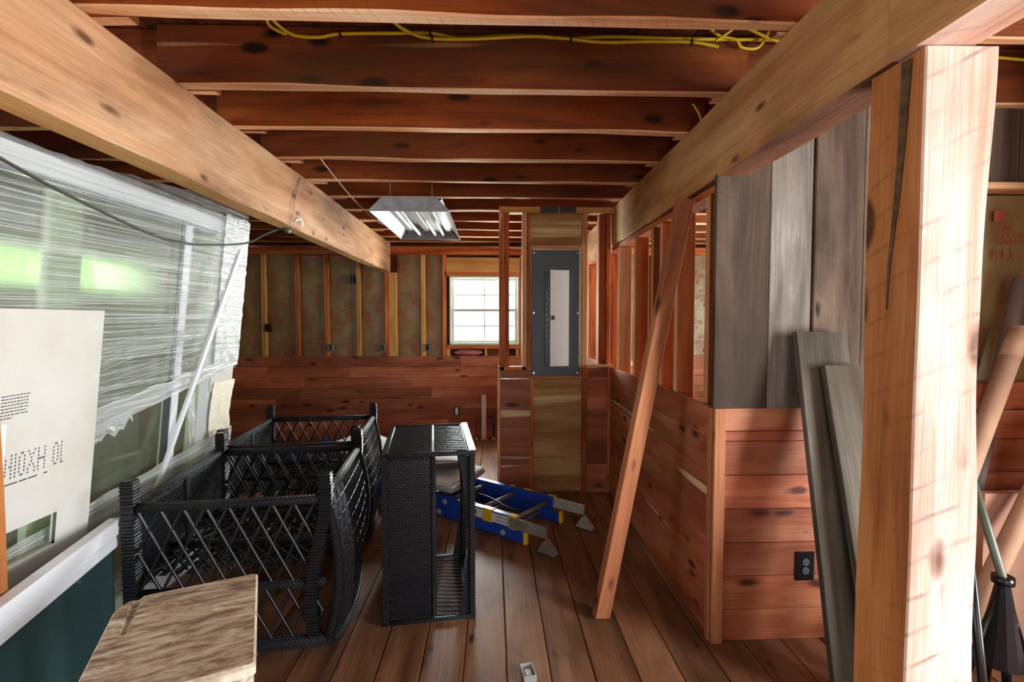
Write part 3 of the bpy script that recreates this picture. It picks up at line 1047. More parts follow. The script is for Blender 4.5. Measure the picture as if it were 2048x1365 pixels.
def ebox(loc, rz, label, mat='galv', face='black_plastic', sx=0.05, sz=0.095, cat='outlet box', group=None):
    e = empty('junction_box', loc, rz, label, cat, group)
    mb = MB()
    for q in ((-sx / 2, -sx / 2 + .004, -sz / 2, sz / 2), (sx / 2 - .004, sx / 2, -sz / 2, sz / 2), (-sx / 2, sx / 2, -sz / 2, -sz / 2 + .004), (-sx / 2, sx / 2, sz / 2 - .004, sz / 2)):
        mb.box(q[0], q[1], 0, 0.055, q[2], q[3])
    mb.box(-sx / 2, sx / 2, 0.05, 0.055, -sz / 2, sz / 2)
    mb.build('box', M[mat], e)
    mb = MB()
    mb.box(-sx * 0.34, sx * 0.34, 0.008, 0.045, -sz * 0.36, sz * 0.36, bev=0.003)
    mb.box(-sx * 0.2, sx * 0.2, 0.002, 0.008, 0.008, 0.03)
    mb.box(-sx * 0.2, sx * 0.2, 0.002, 0.008, -0.03, -0.008)
    mb.build('receptacle', M[face], e)
    return e


ebox((-2.752, YB - 0.03, 1.38), 0, 'black switch box high on an insulated stud above the planks', 'black_plastic', cat='switch box')
g = 'metal boxes just above the back planks'
for xx, lb in ((-1.99, 'galvanised outlet box above the planks, between the high black switch box and the beam'), (-1.36, 'galvanised outlet box above the planks, beside the stud under the tan beam end'), (-0.805, 'galvanised outlet box above the planks, on the stud nearest the window')):
    ebox((xx, YB - 0.03, 1.135), 0, lb, group=g)
ebox((-1.715, YB - 0.03, 1.97), 0, 'dark box tucked under the beam in the insulation', 'black_plastic', cat='switch box')
ebox((1.095, 2.40, 1.165), R(-12), 'metal outlet box on the open stud by the barn-board corner', sx=0.055, sz=0.105)
ebox((1.075, 3.13, 1.125), R(-30), 'small pale box seen through the open stud partition', 'alu', sx=0.05, sz=0.06)

# outlets on the planks
oe = empty('wall_outlet', (1.431, YN - 0.001, 0.347), label='black duplex outlet with plate on the lit plank wall', cat='outlet')
mb = MB()
mb.box(-0.043, 0.043, -0.008, 0.0, -0.066, 0.066, bev=0.004)
mb.build('cover_plate', M['black_plastic'], oe)
for zz in (-0.02, 0.02):
    mb = MB()
    mb.tube([(0, -0.006, zz), (0, -0.012, zz)], 0.0165, 14)
    rc = mb.build('receptacle', M['grey_plastic'], oe)
    mb = MB()
    mb.box(-0.007, -0.005, -0.0128, -0.012, zz - 0.004, zz + 0.005)
    mb.box(0.005, 0.007, -0.0128, -0.012, zz - 0.004, zz + 0.005)
    mb.build('slot', M['ink'], rc)
oe = empty('wall_outlet', (-0.447, YB - 0.031, 0.342), label='small outlet in the back planks near the white pipe', cat='outlet')
mb = MB()
mb.box(-0.036, 0.036, -0.006, 0.0, -0.055, 0.055, bev=0.003)
mb.build('opening', M['ink'], oe)
mb = MB()
mb.box(-0.018, 0.018, -0.014, -0.006, -0.045, 0.045, bev=0.003)
mb.build('receptacle', M['label_white'], oe)


def cable(name, pts, r, mat, label, cat='cable', group=None, n=8, staples=()):
    e = empty(name, tuple(pts[0]), 0, label, cat, group)
    p0 = Vector(pts[0])
    mb = MB()
    mb.tube([p - p0 for p in bez(pts, n)], r, 8)
    mb.build('jacket', M[mat], e)
    for s in staples:
        s = Vector(s) - p0
        mb = MB()
        mb.box(s.x - 0.003, s.x + 0.003, s.y - r - 0.004, s.y + r + 0.003, s.z - r - 0.004, s.z + r + 0.004)
        mb.build('staple', M['black_plastic'], e)
    return e


yj = JY[1] - 0.052 - 0.012
g = 'yellow cables stapled along the second joist'
cable('electrical_cable', [(-0.86, yj - .06, 2.668), (-0.855, yj - .03, 2.65), (-0.80, yj, 2.622), (-0.70, yj, 2.615), (-0.61, yj, 2.630), (-0.4, yj, 2.637), (-0.25, yj, 2.640), (-0.12, yj, 2.624), (0.1, yj, 2.640), (0.3, yj, 2.631), (0.5, yj, 2.642), (0.75, yj, 2.640), (0.98, yj, 2.642), (1.2, yj, 2.645), (1.4, yj, 2.64), (2.6, yj + .04, 2.59), (3.3, yj + .05, 2.59)], 0.007, 'cable', 'upper yellow cable stapled along the face of a ceiling joist', staples=[(-0.61, yj, 2.630), (-0.25, yj, 2.640)])
cable('electrical_cable', [(-0.41, yj - .07, 2.668), (-0.36, yj - .03, 2.64), (-0.26, yj - .017, 2.612), (-0.08, yj - .017, 2.612), (0.15, yj - .017, 2.627), (0.3, yj - .017, 2.622), (0.45, yj - .017, 2.610), (0.65, yj - .017, 2.617), (0.82, yj - .017, 2.618), (0.90, yj - .02, 2.606), (0.93, yj - .025, 2.596)], 0.007, 'cable', 'lower yellow cable dropping from the joist edge and ending in a short bend', staples=[(-0.24, yj - .017, 2.611), (0.32, yj - .017, 2.621), (0.82, yj - .017, 2.618)])
cable('electrical_cable', [(-0.885, yj - .05, 2.668), (-0.88, yj - .03, 2.64), (-0.84, yj - .02, 2.62), (-0.82, yj - 0.02, 2.614)], 0.006, 'cable', 'short yellow cable stub hanging beside the end of a longer cable')
cable('electrical_cable', [(0.87, yj - .05, 2.668), (0.93, yj - .03, 2.64), (1.0, yj - .03, 2.625), (1.03, yj - .02, 2.6), (1.10, yj - .02, 2.602), (1.14, yj - 0.03, 2.668)], 0.006, 'cable', 'yellow cable zigzagging at the end of the joist by the pale beam')
cable('electrical_cable', [(0.90, yj - .065, 2.598), (0.96, yj - .065, 2.64), (0.99, yj - .068, 2.667), (1.05, yj - .068, 2.64), (1.14, yj - .068, 2.605), (1.2, yj - .068, 2.598), (1.32, yj - .068, 2.612)], 0.006, 'cable', 'yellow cable looping down toward the top of the pale beam')
cable('electrical_cable', [(1.15, yj - .02, 2.668), (1.19, yj - .02, 2.635), (1.25, yj - .02, 2.62), (1.34, yj - .02, 2.618)], 0.006, 'cable', 'yellow cable curve nearest the beam, beside the zigzag')
cable('electrical_cable', [(0.95, 2.38, 2.50), (0.985, 2.39, 2.46), (1.0, 2.40, 2.43)], 0.005, 'cable', 'short yellow cable poking down beside the pale beam below the joists')
cable('hanging_cable', [(-1.42, 1.36, 1.985), (-1.42, 1.54, 1.938), (-1.42, 1.755, 1.893), (-1.44, 2.195, 1.836), (-1.44, 2.4, 1.835), (-1.44, 2.558, 1.848), (-1.42, 2.95, 1.915), (-1.36, 3.08, 1.99), (-1.3, 3.16, 2.04)], 0.0055, 'wire_black', 'dark cord drooping across the wrapped door up to the beam', n=10)
cable('lamp_cord', [(-1.243, 3.17, 2.06), (-1.24, 3.2, 2.13), (-1.24, 3.25, 2.25), (-1.243, 3.35, 2.40)], 0.0035, 'wire_white', 'thin white cord running up the face of the tan beam')
cable('lamp_cord', [(-1.02, 3.06, 2.434), (-0.98, 3.25, 2.36), (-0.92, 3.5, 2.27), (-0.85, 3.75, 2.205), (-0.814, 3.9, 2.202)], 0.0035, 'wire_white', 'pale cord sagging from the joists to the light fixture')
mb = MB()
mb.tube(bez([(-1.247, 3.24, 2.10), (-1.225, 3.26, 2.118), (-1.222, 3.29, 2.105), (-1.225, 3.295, 2.08)], 5), 0.008, 8)
o = mb.build('cable_clip', M['label_white'], None)
tag(o, 'white curled cable clip on the side of the tan beam', 'clip')
e = empty('cord_connector', (-1.27, 3.17, 2.03), 0, 'small dark plug connector under the edge of the tan beam', 'plug')
mb = MB()
mb.tube([(0, -0.03, 0), (0, 0.0, 0), (0, 0.03, 0)], [0.012, 0.018, 0.017], 10)
mb.build('body', M['wire_black'], e)
mb = MB()
mb.tube([(0, -0.055, 0.0), (0, -0.03, 0)], [0.006, 0.009], 8)
mb.build('strain_relief', M['black_plastic'], e)
# tape on the chase's top plate and wire ends above
e = empty('tape_wrap', (0.50, YC - 0.006, 2.37), 0, 'strip of dark tape on the top plate above the breaker panel', 'tape')
mb = MB()
mb.box(-0.10, 0.05, -0.004, 0.01, 0.0, 0.05)
mb.build('tape_strip', M['tape'], e)
mb = MB()
mb.box(0.06, 0.20, -0.004, 0.01, 0.002, 0.05)
mb.build('tape_strip', M['tape'], e)

# ================================================================ LIGHT FIXTURE
fx = empty('fluorescent_fixture', (-0.548, 3.94, 2.19), 0, 'white four-foot fluorescent fixture hanging under the joists', 'light fixture')
FL, FW, FT, FH = 0.585, 0.262, 0.175, 0.098
mb = MB()
prof = [(-FW, 0.0), (-FW, 0.012), (-FT, FH), (FT, FH), (FW, 0.012), (FW, 0.0)]
for (x0, z0), (x1, z1) in zip(prof, prof[1:]):
    mb.quad([(x0, -FL, z0), (x0, FL, z0), (x1, FL, z1), (x1, -FL, z1)])
    mb.quad([(x0 * .985, -FL, z0 - .0), (x1 * .985, -FL, z1 - .003), (x1 * .985, FL, z1 - .003), (x0 * .985, FL, z0)])
mb.build('housing', M['white_metal'], fx)
for s in (-1, 1):
    mb = MB()
    n = len(mb.v)
    for yy in (s * FL, s * (FL + 0.004)):
        for (xx, zz) in prof:
            mb.v.append((xx, yy, zz))
    mb.f += [tuple(range(6)), tuple(range(11, 5, -1))]
    mb.mi += [0, 0]
    mb.sm += [False, False]
    for k in range(6):
        k2 = (k + 1) % 6
        mb.f.append((k, k + 6, k2 + 6, k2))
        mb.mi.append(0)
        mb.sm.append(False)
    ec = mb.build('end_cap', M['galv'], fx)
    for sx in (-0.135, 0.135):
        for zz in (0.03, 0.068):
            mb = MB()
            mb.box(sx - 0.008, sx + 0.008, s * (FL + 0.003) - (0.006 if s < 0 else 0), s * (FL + 0.003) + (0.006 if s > 0 else 0), zz - 0.003, zz + 0.003)
            mb.build('tab', M['screw'], ec)
for rx in (-0.165, -0.02, 0.07, 0.165):
    mb = MB()
    rr = [(rx - 0.05, FH - 0.006), (rx - 0.02, FH - 0.04), (rx + 0.02, FH - 0.04), (rx + 0.05, FH - 0.006)]
    for (x0, z0), (x1, z1) in zip(rr, rr[1:]):
        mb.quad([(x0, -FL + .02, z0), (x1, -FL + .02, z1), (x1, FL - .02, z1), (x0, FL - .02, z0)])
    mb.build('reflector', M['white_metal'], fx)
for rx in (-0.09, 0.045, 0.115):
    mb = MB()
    mb.tube([(rx, -FL + 0.03, 0.04), (rx, FL - 0.05, 0.04)], 0.0125, 12)
    tb = mb.build('lamp_tube', M['label_white'], fx)
    for s in (-1, 1):
        mb = MB()
        mb.box(rx - 0.014, rx + 0.014, s * (FL - 0.04) - 0.01, s * (FL - 0.04) + 0.01, 0.03, FH - 0.004)
        mb.build('lamp_holder', M['white_metal'], tb)
mb = MB()
mb.quad([(-FW, FL - 0.0, 0.0), (FW, FL, 0.0), (FT, FL - 0.09, 0.07), (-FT, FL - 0.09, 0.07)])
mb.build('sloped_end_reflector', M['galv'], fx)
for sx, sy in ((-0.14, -0.5), (0.14, -0.5), (-0.14, 0.45), (0.14, 0.45)):
    mb = MB()
    mb.tube([(sx, sy, FH), (sx, sy, CEIL - 2.19 + 0.004)], 0.002, 6)
    mb.build('hanger_wire', M['galv'], fx)

# ================================================================ WICKER


def lattice(mb, fn, U, V, pitch_u, pitch_v, th=0.006, n=8, slope=1.0):
    """diagonal strands in both directions over a panel U x V; fn maps (u,v)->point"""
    run = V * slope
    k = -run
    while k < U + run:
        for sg in (1, -1):
            pts = []
            for i in range(n + 1):
                v = V * i / n
                u = k + sg * run * i / n if sg > 0 else k + run - run * i / n
                if -0.001 <= u <= U + 0.001:
                    pts.append(fn(min(max(u, 0), U), v))
            if len(pts) > 1:
                mb.tube(pts, th, 4, caps=False, smooth=True)
        k += pitch_u


def wicker_chair(loc, rz, label):
    e = empty('wicker_armchair', loc, rz, label, 'armchair', 'black wicker armchairs turned upside down')
    W, D = 0.385, 0.44          # half sizes: x = front to back, y = side to side
    zr, zl = 0.70, 0.81
    W1, W2 = M['wicker'], M['wicker_strand']
    # legs (turned up) with ribbed wrapping
    for sx in (-1, 1):
        for sy in (-1, 1):
            mb = MB()
            lean = 0.05 if sx > 0 else 0.0
            zs = 0.06 if sx < 0 else 0.10
            pts = [(sx * W - lean * 0, sy * D, zl), (sx * W - 0.0, sy * D, zr - 0.05), (sx * W - lean, sy * D, 0.40), (sx * W - lean * 1.3, sy * D, 0.25), (sx * W - lean * 1.1, sy * D, zs)]
            N = 34
            cur = bez(pts, N // 4)
            for i in range(len(cur) - 1):
                a, b = cur[i], cur[i + 1]
                h = 0.026
                for (p, q, hh) in ((a, a.lerp(b, 0.5), h), (a.lerp(b, 0.5), b, h - 0.0025)):
                    mb.bar(p, q, hh * 2, hh * 2, (1, 0, 0))
            lg = mb.build('leg', M['wicker_rib'], e)
            mb = MB()
            mb.box(sx * W - 0.022, sx * W + 0.022, sy * D - 0.022, sy * D + 0.022, zl, zl + 0.008)
            mb.build('foot_cap', M['black_plastic'], lg)
    # rails
    for sy in (-1, 1):
        for zz, hh, ww in ((zr, 0.034, 0.04), (0.335, 0.03, 0.035), (0.075, 0.05, 0.07)):
            mb = MB()
            mb.tube([(-W, sy * D, zz), (W, sy * D, zz)], hh / 2 + 0.004, 8)
            mb.build('side_rail', W1, e)
        mb = MB()
        lattice(mb, lambda u, v: (-W + 0.02 + u, sy * D, 0.34 + v), 2 * W - 0.04, 0.345, 0.088, 0, 0.0066, 4, 0.5)
        lattice(mb, lambda u, v: (-W + 0.02 + u, sy * D, 0.08 + v), 2 * W - 0.04, 0.25, 0.088, 0, 0.0066, 4, 0.5)
        tag(mb.build('side_lattice', W2, e), 'open diamond wicker lattice')
    for sx in (-1, 1):
        mb = MB()
        mb.tube([(sx * W, -D, zr), (sx * W, D, zr)], 0.021, 8)
        mb.build('seat_rail', W1, e)
    # woven front apron
    mb = MB()
    mb.box(-W - 0.008, -W + 0.012, -D + 0.02, D - 0.02, 0.34, zr)
    mb.build('front_apron', W1, e)
    mb = MB()
    for zi in range(22):
        for yi in range(44):
            y = -D + 0.045 + yi * 0.0185 + (zi % 2) * 0.009
            if abs(y) < 0.03 or abs(y) > D - 0.03:
                continue
            z = 0.36 + zi * 0.0145
            mb.box(-W + 0.010, -W + 0.017, y - 0.0065, y + 0.0065, z - 0.0045, z + 0.0045)
    tag(mb.build('apron_weave', W2, e), 'tight wicker weave', kind='stuff')
    mb = MB()
    mb.box(-W - 0.012, -W + 0.02, -0.02, 0.02, 0.34, zr)
    mb.build('apron_post', W1, e)
    # seat webbing seen from below
    mb = MB()
    lattice(mb, lambda u, v: (-W + 0.02 + u, -D + 0.02 + v, 0.42), 2 * W - 0.04, 2 * D - 0.04, 0.09, 0, 0.0055, 8, 0.8)
    for k in range(14):
        x = -W + 0.05 + k * 0.052
        mb.bar((x, -D + 0.02, 0.40), (x, D - 0.02, 0.40), 0.004, 0.03, (0, 0, 1))
    mb.build('seat_webbing', W2, e)
    for yy in (-0.18, 0.18):
        mb = MB()
        mb.tube([(-W, yy, 0.425), (W, yy, 0.425)], 0.014, 8)
        mb.build('seat_brace', W1, e)
    # curved backrest, hanging down at the back

    def back(u, v):           # u across -1..1, v 0 top(rail) .. 1 floor
        d = 1 - 0.08 * abs(u) ** 4
        z = zr - (zr - 0.012) * v * d
        x = W - 0.02 + 0.05 * math.sin(math.pi * v) + 0.05 * v - 0.05 * u * u * v
        return Vector((x + 0.02, u * (D - 0.0), z))
    mb = MB()
    mb.tube(bez([back(-1, v / 6) for v in range(7)] + [back(-1 + k / 5, 1) for k in range(1, 10)] + [back(1, 1 - v / 6) for v in range(7)], 3), 0.02, 8)
    mb.build('back_frame', W1, e)
    mb = MB()
    for k in range(58):
        u = -0.97 + 1.94 * k / 57
        mb.tube([back(max(-1, min(1, u + 0.03 * math.sin(v * 3 + k))), v / 10) for v in range(11)], 0.0038, 4, caps=False)
    for k in range(1, 10):
        mb.tube([back(-1 + 2 * q / 12, k / 10) for q in range(13)], 0.0032, 4, caps=False)
    tag(mb.build('back_weave', W2, e), 'fine vertical wicker strands')
    mb = MB()
    mb.tube([back(0, v / 8) - Vector((0.015, 0, 0)) for v in range(9)], 0.014, 8)
    mb.build('back_brace', W1, e)
    return e


wicker_chair((-1.155, 2.565, 0), R(6.2), 'black wicker armchair upside down, beside the worn wooden desk')
wicker_chair((-1.29, 3.53, 0), R(6.2), 'black wicker armchair upside down beyond another, beside the ladder')

# wicker table standing on its end
e = empty('wicker_table', (-0.34, 2.72, 0), R(7.0), 'black wicker table tipped on its end beside the ladder', 'table')
TX, TY, TZ = 0.215, 0.325, 0.84
mb = MB()
mb.box(-TX + 0.01, 0.005, -TY, -TY + 0.02, 0.02, TZ - 0.03)
mb.build('woven_apron', M['wicker'], e)
mb = MB()
for zi in range(64):
    for xi in range(13):
        x = -TX + 0.024 + xi * 0.0148 + (zi % 2) * 0.007
        z = 0.035 + zi * 0.0121
        mb.box(x - 0.0055, x + 0.0055, -TY - 0.004, -TY, z - 0.004, z + 0.004)
tag(mb.build('apron_weave', M['wicker_strand'], e), 'tight wicker weave', kind='stuff')
mb = MB()
mb.box(-TX + 0.01, 0.005, TY - 0.02, TY, 0.02, TZ - 0.03)
mb.build('woven_apron', M['wicker'], e)
mb = MB()
mb.box(-TX - 0.015, -TX + 0.012, -TY - 0.01, TY + 0.01, 0.01, TZ - 0.01)
mb.build('tabletop', M['wicker'], e)
for yy in (-TY + 0.005, TY - 0.005):
    mb = MB()
    mb.tube([(0.012, yy, 0.03), (0.012, yy, TZ - 0.03)], 0.014, 8)
    mb.build('apron_rail', M['wicker'], e)
    mb = MB()
    mb.box(TX - 0.03, TX, yy - 0.015, yy + 0.015, 0.0, TZ - 0.01, bev=0.006)
    mb.build('base_rail', M['wicker'], e)
    mb = MB()      # bowed bracing inside the open end
    for k in range(14):
        z0, z1 = 0.02 + k * (TZ - 0.05) / 14, 0.02 + (k + 1) * (TZ - 0.05) / 14
        f = lambda zz: 0.05 * abs((zz - TZ / 2) / (TZ / 2)) ** 1.5 + 0.004
        mb.quad([(TX - 0.028, yy, z0), (TX - 0.028, yy, z1), (TX - 0.03 - f(z1), yy, z1), (TX - 0.03 - f(z0), yy, z0)])
        mb.quad([(TX - 0.028, yy + .008, z0), (TX - 0.03 - f(z0), yy + .008, z0), (TX - 0.03 - f(z1), yy + .008, z1), (TX - 0.028, yy + .008, z1)])
        mb.quad([(TX - 0.03 - f(z0), yy, z0), (TX - 0.03 - f(z1), yy, z1), (TX - 0.03 - f(z1), yy + .008, z1), (TX - 0.03 - f(z0), yy + .008, z0)])
    mb.build('curved_bracket', M['wicker'], e)
for zz in (0.012, TZ - 0.012):
    mb = MB()
    for yy in (-TY, TY):
        mb.tube([(-TX - 0.02, yy, zz), (TX, yy, zz)], 0.012, 8)
    for xx in (-TX, 0.012, TX - 0.035, TX - 0.008):
        mb.tube([(xx, -TY, zz), (xx, TY, zz)], 0.010, 8)
    en = mb.build('end_frame', M['wicker'], e)
    mb = MB()
    for k in range(17):
        yy = -TY + 0.02 + k * (2 * TY - 0.04) / 16
        mb.tube([(-TX + 0.012, yy, zz), (0.0, yy + 0.008, zz + 0.004), (TX - 0.03, yy, zz)], 0.0055, 4, caps=False)
    mb.build('end_slats', M['wicker_strand'], en)
    mb = MB()
    for xx in (-TX - 0.004, TX - 0.02, TX - 0.004):
        for k in range(34):
            yy = -TY + k * 2 * TY / 33
            mb.bar((xx - 0.009, yy - 0.006, zz + 0.011), (xx + 0.009, yy + 0.006, zz + 0.013), 0.004, 0.009, (0, 0, 1))
    tag(mb.build('braided_edge', M['wicker_strand'], en), 'braided edge strip', kind='stuff')

# ================================================================ LADDER
ld = Vector((0.772, -0.635, 0)).normalized()
lang = math.atan2(ld.y, ld.x)
# local x points to the feet; y to the far rail
lad = empty('extension_ladder', (0.205, 3.234, 0), lang, 'blue fibreglass extension ladder with yellow fittings lying on the floor', 'ladder')
LW = 0.44
for (yy, out) in ((0.0, -1), (LW, 1)):
    # lower section rail
    mb = MB()
    mb.box(-3.1, 0.0, yy - 0.012, yy + 0.012, 0.005, 0.078, bev=0.003)
    mb.box(-3.1, 0.0, yy - (0.012 if out > 0 else -0.012) - (0.022 if out > 0 else 0), yy + (0.012 if out < 0 else -0.012) + (0.022 if out < 0 else 0), 0.005, 0.012)
    mb.build('lower_rail', M['blue'], lad)
    mb = MB()
    mb.box(-3.1, -0.06, yy + out * 0.006 - 0.014, yy + out * 0.006 + 0.014, 0.086, 0.172, bev=0.003)
    mb.box(-3.1, -0.06, yy + out * 0.008 - 0.022, yy + out * 0.008 + 0.022, 0.165, 0.173)
    mb.box(-3.1, -0.06, yy + out * 0.008 - 0.022, yy + out * 0.008 + 0.022, 0.085, 0.092)
    ur = mb.build('upper_rail', M['blue'], lad)
    mb = MB()
    mb.box(0.0, 0.028, yy - 0.02, yy + 0.02, 0.002, 0.082, bev=0.008)
    mb.build('end_cap', M['yellow'], lad)
    # shoe bracket and foot
    mb = MB()
    mb.box(-0.10, 0.19, yy + out * 0.022 - 0.012, yy + out * 0.022 + 0.012, 0.092, 0.165, bev=0.004)
    mb.build('shoe_bracket', M['alu_dull_shaded'] if out < 0 else M['alu'], lad)  # near shoe darker, far shoe brighter: the light is put into the colour
    mb = MB()
    y0, y1 = yy + out * 0.022 - 0.03, yy + out * 0.022 + 0.03
    tri = [(0.14, 0.010), (0.265, 0.005), (0.188, 0.085)]
    for y in (y0, y1):
        mb.v += [(a, y, b) for a, b in tri]
    mb.f += [(0, 1, 2), (5, 4, 3), (0, 3, 4, 1), (1, 4, 5, 2), (2, 5, 3, 0)]
    mb.mi += [0] * 5
    mb.sm += [False] * 5
    mb.build('foot', M['alu_dull_shaded'] if out < 0 else M['alu'], lad)  # same shaded and lit metal colours as the brackets
    # side plate with yellow clips
    fy = yy + out * 0.02
    mb = MB()
    mb.box(-0.44, -0.07, fy + out * 0.004 - 0.003, fy + out * 0.004 + 0.003, 0.096, 0.16)
    sp = mb.build('side_plate', M['label_white'], lad)
    mb = MB()
    for k in range(6):
        for zz in (0.115, 0.14):
            mb.box(-0.215 + k * 0.018, -0.207 + k * 0.018, fy + out * 0.0075 - 0.001, fy + out * 0.0075 + 0.001, zz - 0.003, zz + 0.003)
    mb.build('rivets', M['ink'], sp)
    for xx, hw in ((-0.445, 0.02), (-0.29, 0.04), (-0.075, 0.03)):
        mb = MB()
        mb.box(xx - hw, xx + hw, fy - 0.004, fy + 0.012 * out if out > 0 else fy + 0.008, 0.088, 0.178) if out > 0 else mb.box(xx - hw, xx + hw, fy - 0.012, fy + 0.03, 0.088, 0.178)
        mb.build('yellow_clip', M['yellow'], lad)
    mb = MB()
    mb.box(-1.27, -1.10, fy + out * 0.003 - 0.002, fy + out * 0.003 + 0.002, 0.105, 0.155)
    mb.build('warning_label', M['label_yellow'], lad)
    mb = MB()
    mb.box(-0.93, -0.86, fy + out * 0.003 - 0.002, fy + out * 0.003 + 0.002, 0.10, 0.155)
    mb.build('warning_label', M['label_white'], lad)
for k in range(10):
    xx = -0.10 - k * 0.305
    for zz in (0.042, 0.13):
        mb = MB()
        mb.tube([(xx - (0.06 if zz < 0.1 else 0), 0.0, zz), (xx - (0.06 if zz < 0.1 else 0), LW, zz)], 0.016, 10)
        rg = mb.build('rung', M['alu_dull_shaded'], lad)
        for yy, out in ((0, -1), (LW, 1)):
            mb = MB()
            xk = xx - (0.06 if zz < 0.1 else 0)
            mb.tube([(xk, yy + out * 0.02, zz), (xk, yy + out * 0.027, zz)], [0.022, 0.019], 12)
            mb.build('rung_ferrule', M['alu'], rg)
mb = MB()
mb.tube(bez([(-1.6, 0.25, 0.155), (-1.0, 0.22, 0.15), (-0.5, 0.20, 0.155), (-0.25, 0.13, 0.15), (-0.12, 0.12, 0.15), (-0.10, 0.12, 0.10), (-0.14, 0.11, 0.05)], 6), 0.006, 6)
mb.build('rope', M['black_plastic'], lad)

# cushions thrown on the ladder


def cushion(loc, rot, sx, sy, sz, label, mats):
    bm = bmesh.new()
    bmesh.ops.create_cube(bm, size=1)
    bmesh.ops.subdivide_edges(bm, edges=bm.edges, cuts=7, use_grid_fill=True)
    for v in bm.verts:
        x, y, z = v.co * 2
        edge = (1 - abs(x) ** 4) * (1 - abs(y) ** 4)
        zz = z * (0.55 + 0.45 * edge ** 0.5)
        rr = 1 - 0.05 * (abs(z) ** 2) - 0.04 * (abs(x * y)) ** 3
        v.co = Vector((x * rr * sx / 2, y * rr * sy / 2, zz * sz / 2 + noise.noise(Vector((x * 1.5, y * 1.5, sx))) * 0.008))
    me = bpy.data.meshes.new('cushion')
    bm.to_mesh(me)
    bm.free()
    e = empty('seat_cushion', loc, 0, label, 'cushion', 'pale cushions lying on the ladder')
    e.rotation_euler = rot
    for p in me.polygons:
        p.use_smooth = True
    for mm in mats:
        me.materials.append(mm)
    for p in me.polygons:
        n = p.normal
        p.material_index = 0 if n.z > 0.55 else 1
    o = bpy.data.objects.new('cover', me)
    COL.objects.link(o)
    o.parent = e
    mb = MB()
    q = 0.93
    mb.tube([(-sx / 2 * q, -sy / 2 * q, sz * .30), (sx / 2 * q, -sy / 2 * q, sz * .30), (sx / 2 * q, sy / 2 * q, sz * .30), (-sx / 2 * q, sy / 2 * q, sz * .30), (-sx / 2 * q, -sy / 2 * q, sz * .30)], 0.005, 6)
    mb.build('piping', mats[1], e)
    return e


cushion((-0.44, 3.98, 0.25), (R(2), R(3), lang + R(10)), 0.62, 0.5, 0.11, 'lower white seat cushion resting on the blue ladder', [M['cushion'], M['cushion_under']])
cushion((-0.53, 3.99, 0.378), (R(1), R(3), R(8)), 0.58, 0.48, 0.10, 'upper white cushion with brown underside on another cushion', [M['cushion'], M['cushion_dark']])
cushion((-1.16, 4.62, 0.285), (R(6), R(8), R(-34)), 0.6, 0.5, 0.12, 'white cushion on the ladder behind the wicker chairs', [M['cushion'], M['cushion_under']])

# ================================================================ PIPES AT THE BACK WALL


def pipe(name, loc, r, h, mat, label, cat='pipe'):
    e = empty(name, loc, 0, label, cat)
    mb = MB()
    mb.tube([(0, 0, 0), (0, 0, h)], r, 16, caps=False)
    mb.tube([(0, 0, h), (0, 0, h - 0.03)], r * 0.86, 16, caps=False)
    n = len(mb.v)
    for k in range(16):
        a, b = 2 * math.pi * k / 16, 2 * math.pi * (k + 1) / 16
        mb.quad([(r * math.cos(a), r * math.sin(a), h), (r * math.cos(b), r * math.sin(b), h), (r * .86 * math.cos(b), r * .86 * math.sin(b), h), (r * .86 * math.cos(a), r * .86 * math.sin(a), h)])
    mb.build('pipe_body', M[mat], e)
    mb = MB()
    mb.grid(lambda u, v: ((r + 0.012 * v * (1 + 0.5 * math.sin(u * 31))) * math.cos(u * 6.283), (r + 0.012 * v * (1 + 0.5 * math.sin(u * 31))) * math.sin(u * 6.283), 0.03 * (1 - v) ** 0.5 + 0.001), 18, 3)
    mb.build('foam_collar', M['foam'], e)
    return e


pipe('drain_pipe', (-0.107, 6.12, 0), 0.031, 0.555, 'pvc', 'white plastic drain pipe stubbed up at the back planks')
pipe('water_pipe', (-0.2, 6.13, 0), 0.012, 0.30, 'pex_red', 'short red water pipe beside the white drain pipe')
pipe('water_pipe', (0.012, 6.13, 0), 0.013, 0.32, 'pex_blue', 'short blue water pipe beside the white drain pipe')

# ================================================================ WRAPPED DOOR ON THE LEFT
LEAN = 0.11


def px(z, off=0.0):
    """X of the leaning pack's face at height z"""
    return -1.57 - (2.06 - z) * LEAN + off


pk = empty('wrapped_glass_door', (-1.70, 2.4, 0), 0, 'tall white-framed glass door in torn stretch wrap, leaning by the post', 'door')
PO = Vector((-1.70, 2.4, 0))


def slab(y0, y1, z0, z1, off, th):
    mb = MB()
    n = 0
    for (o_) in (off, off - th):
        mb.v += [(px(z0, o_) - PO.x, y0 - PO.y, z0), (px(z0, o_) - PO.x, y1 - PO.y, z0), (px(z1, o_) - PO.x, y1 - PO.y, z1), (px(z1, o_) - PO.x, y0 - PO.y, z1)]
    mb.f += [(0, 1, 2, 3), (7, 6, 5, 4), (0, 4, 5, 1), (1, 5, 6, 2), (2, 6, 7, 3), (3, 7, 4, 0)]
    mb.mi += [0] * 6
    mb.sm += [False] * 6
    return mb


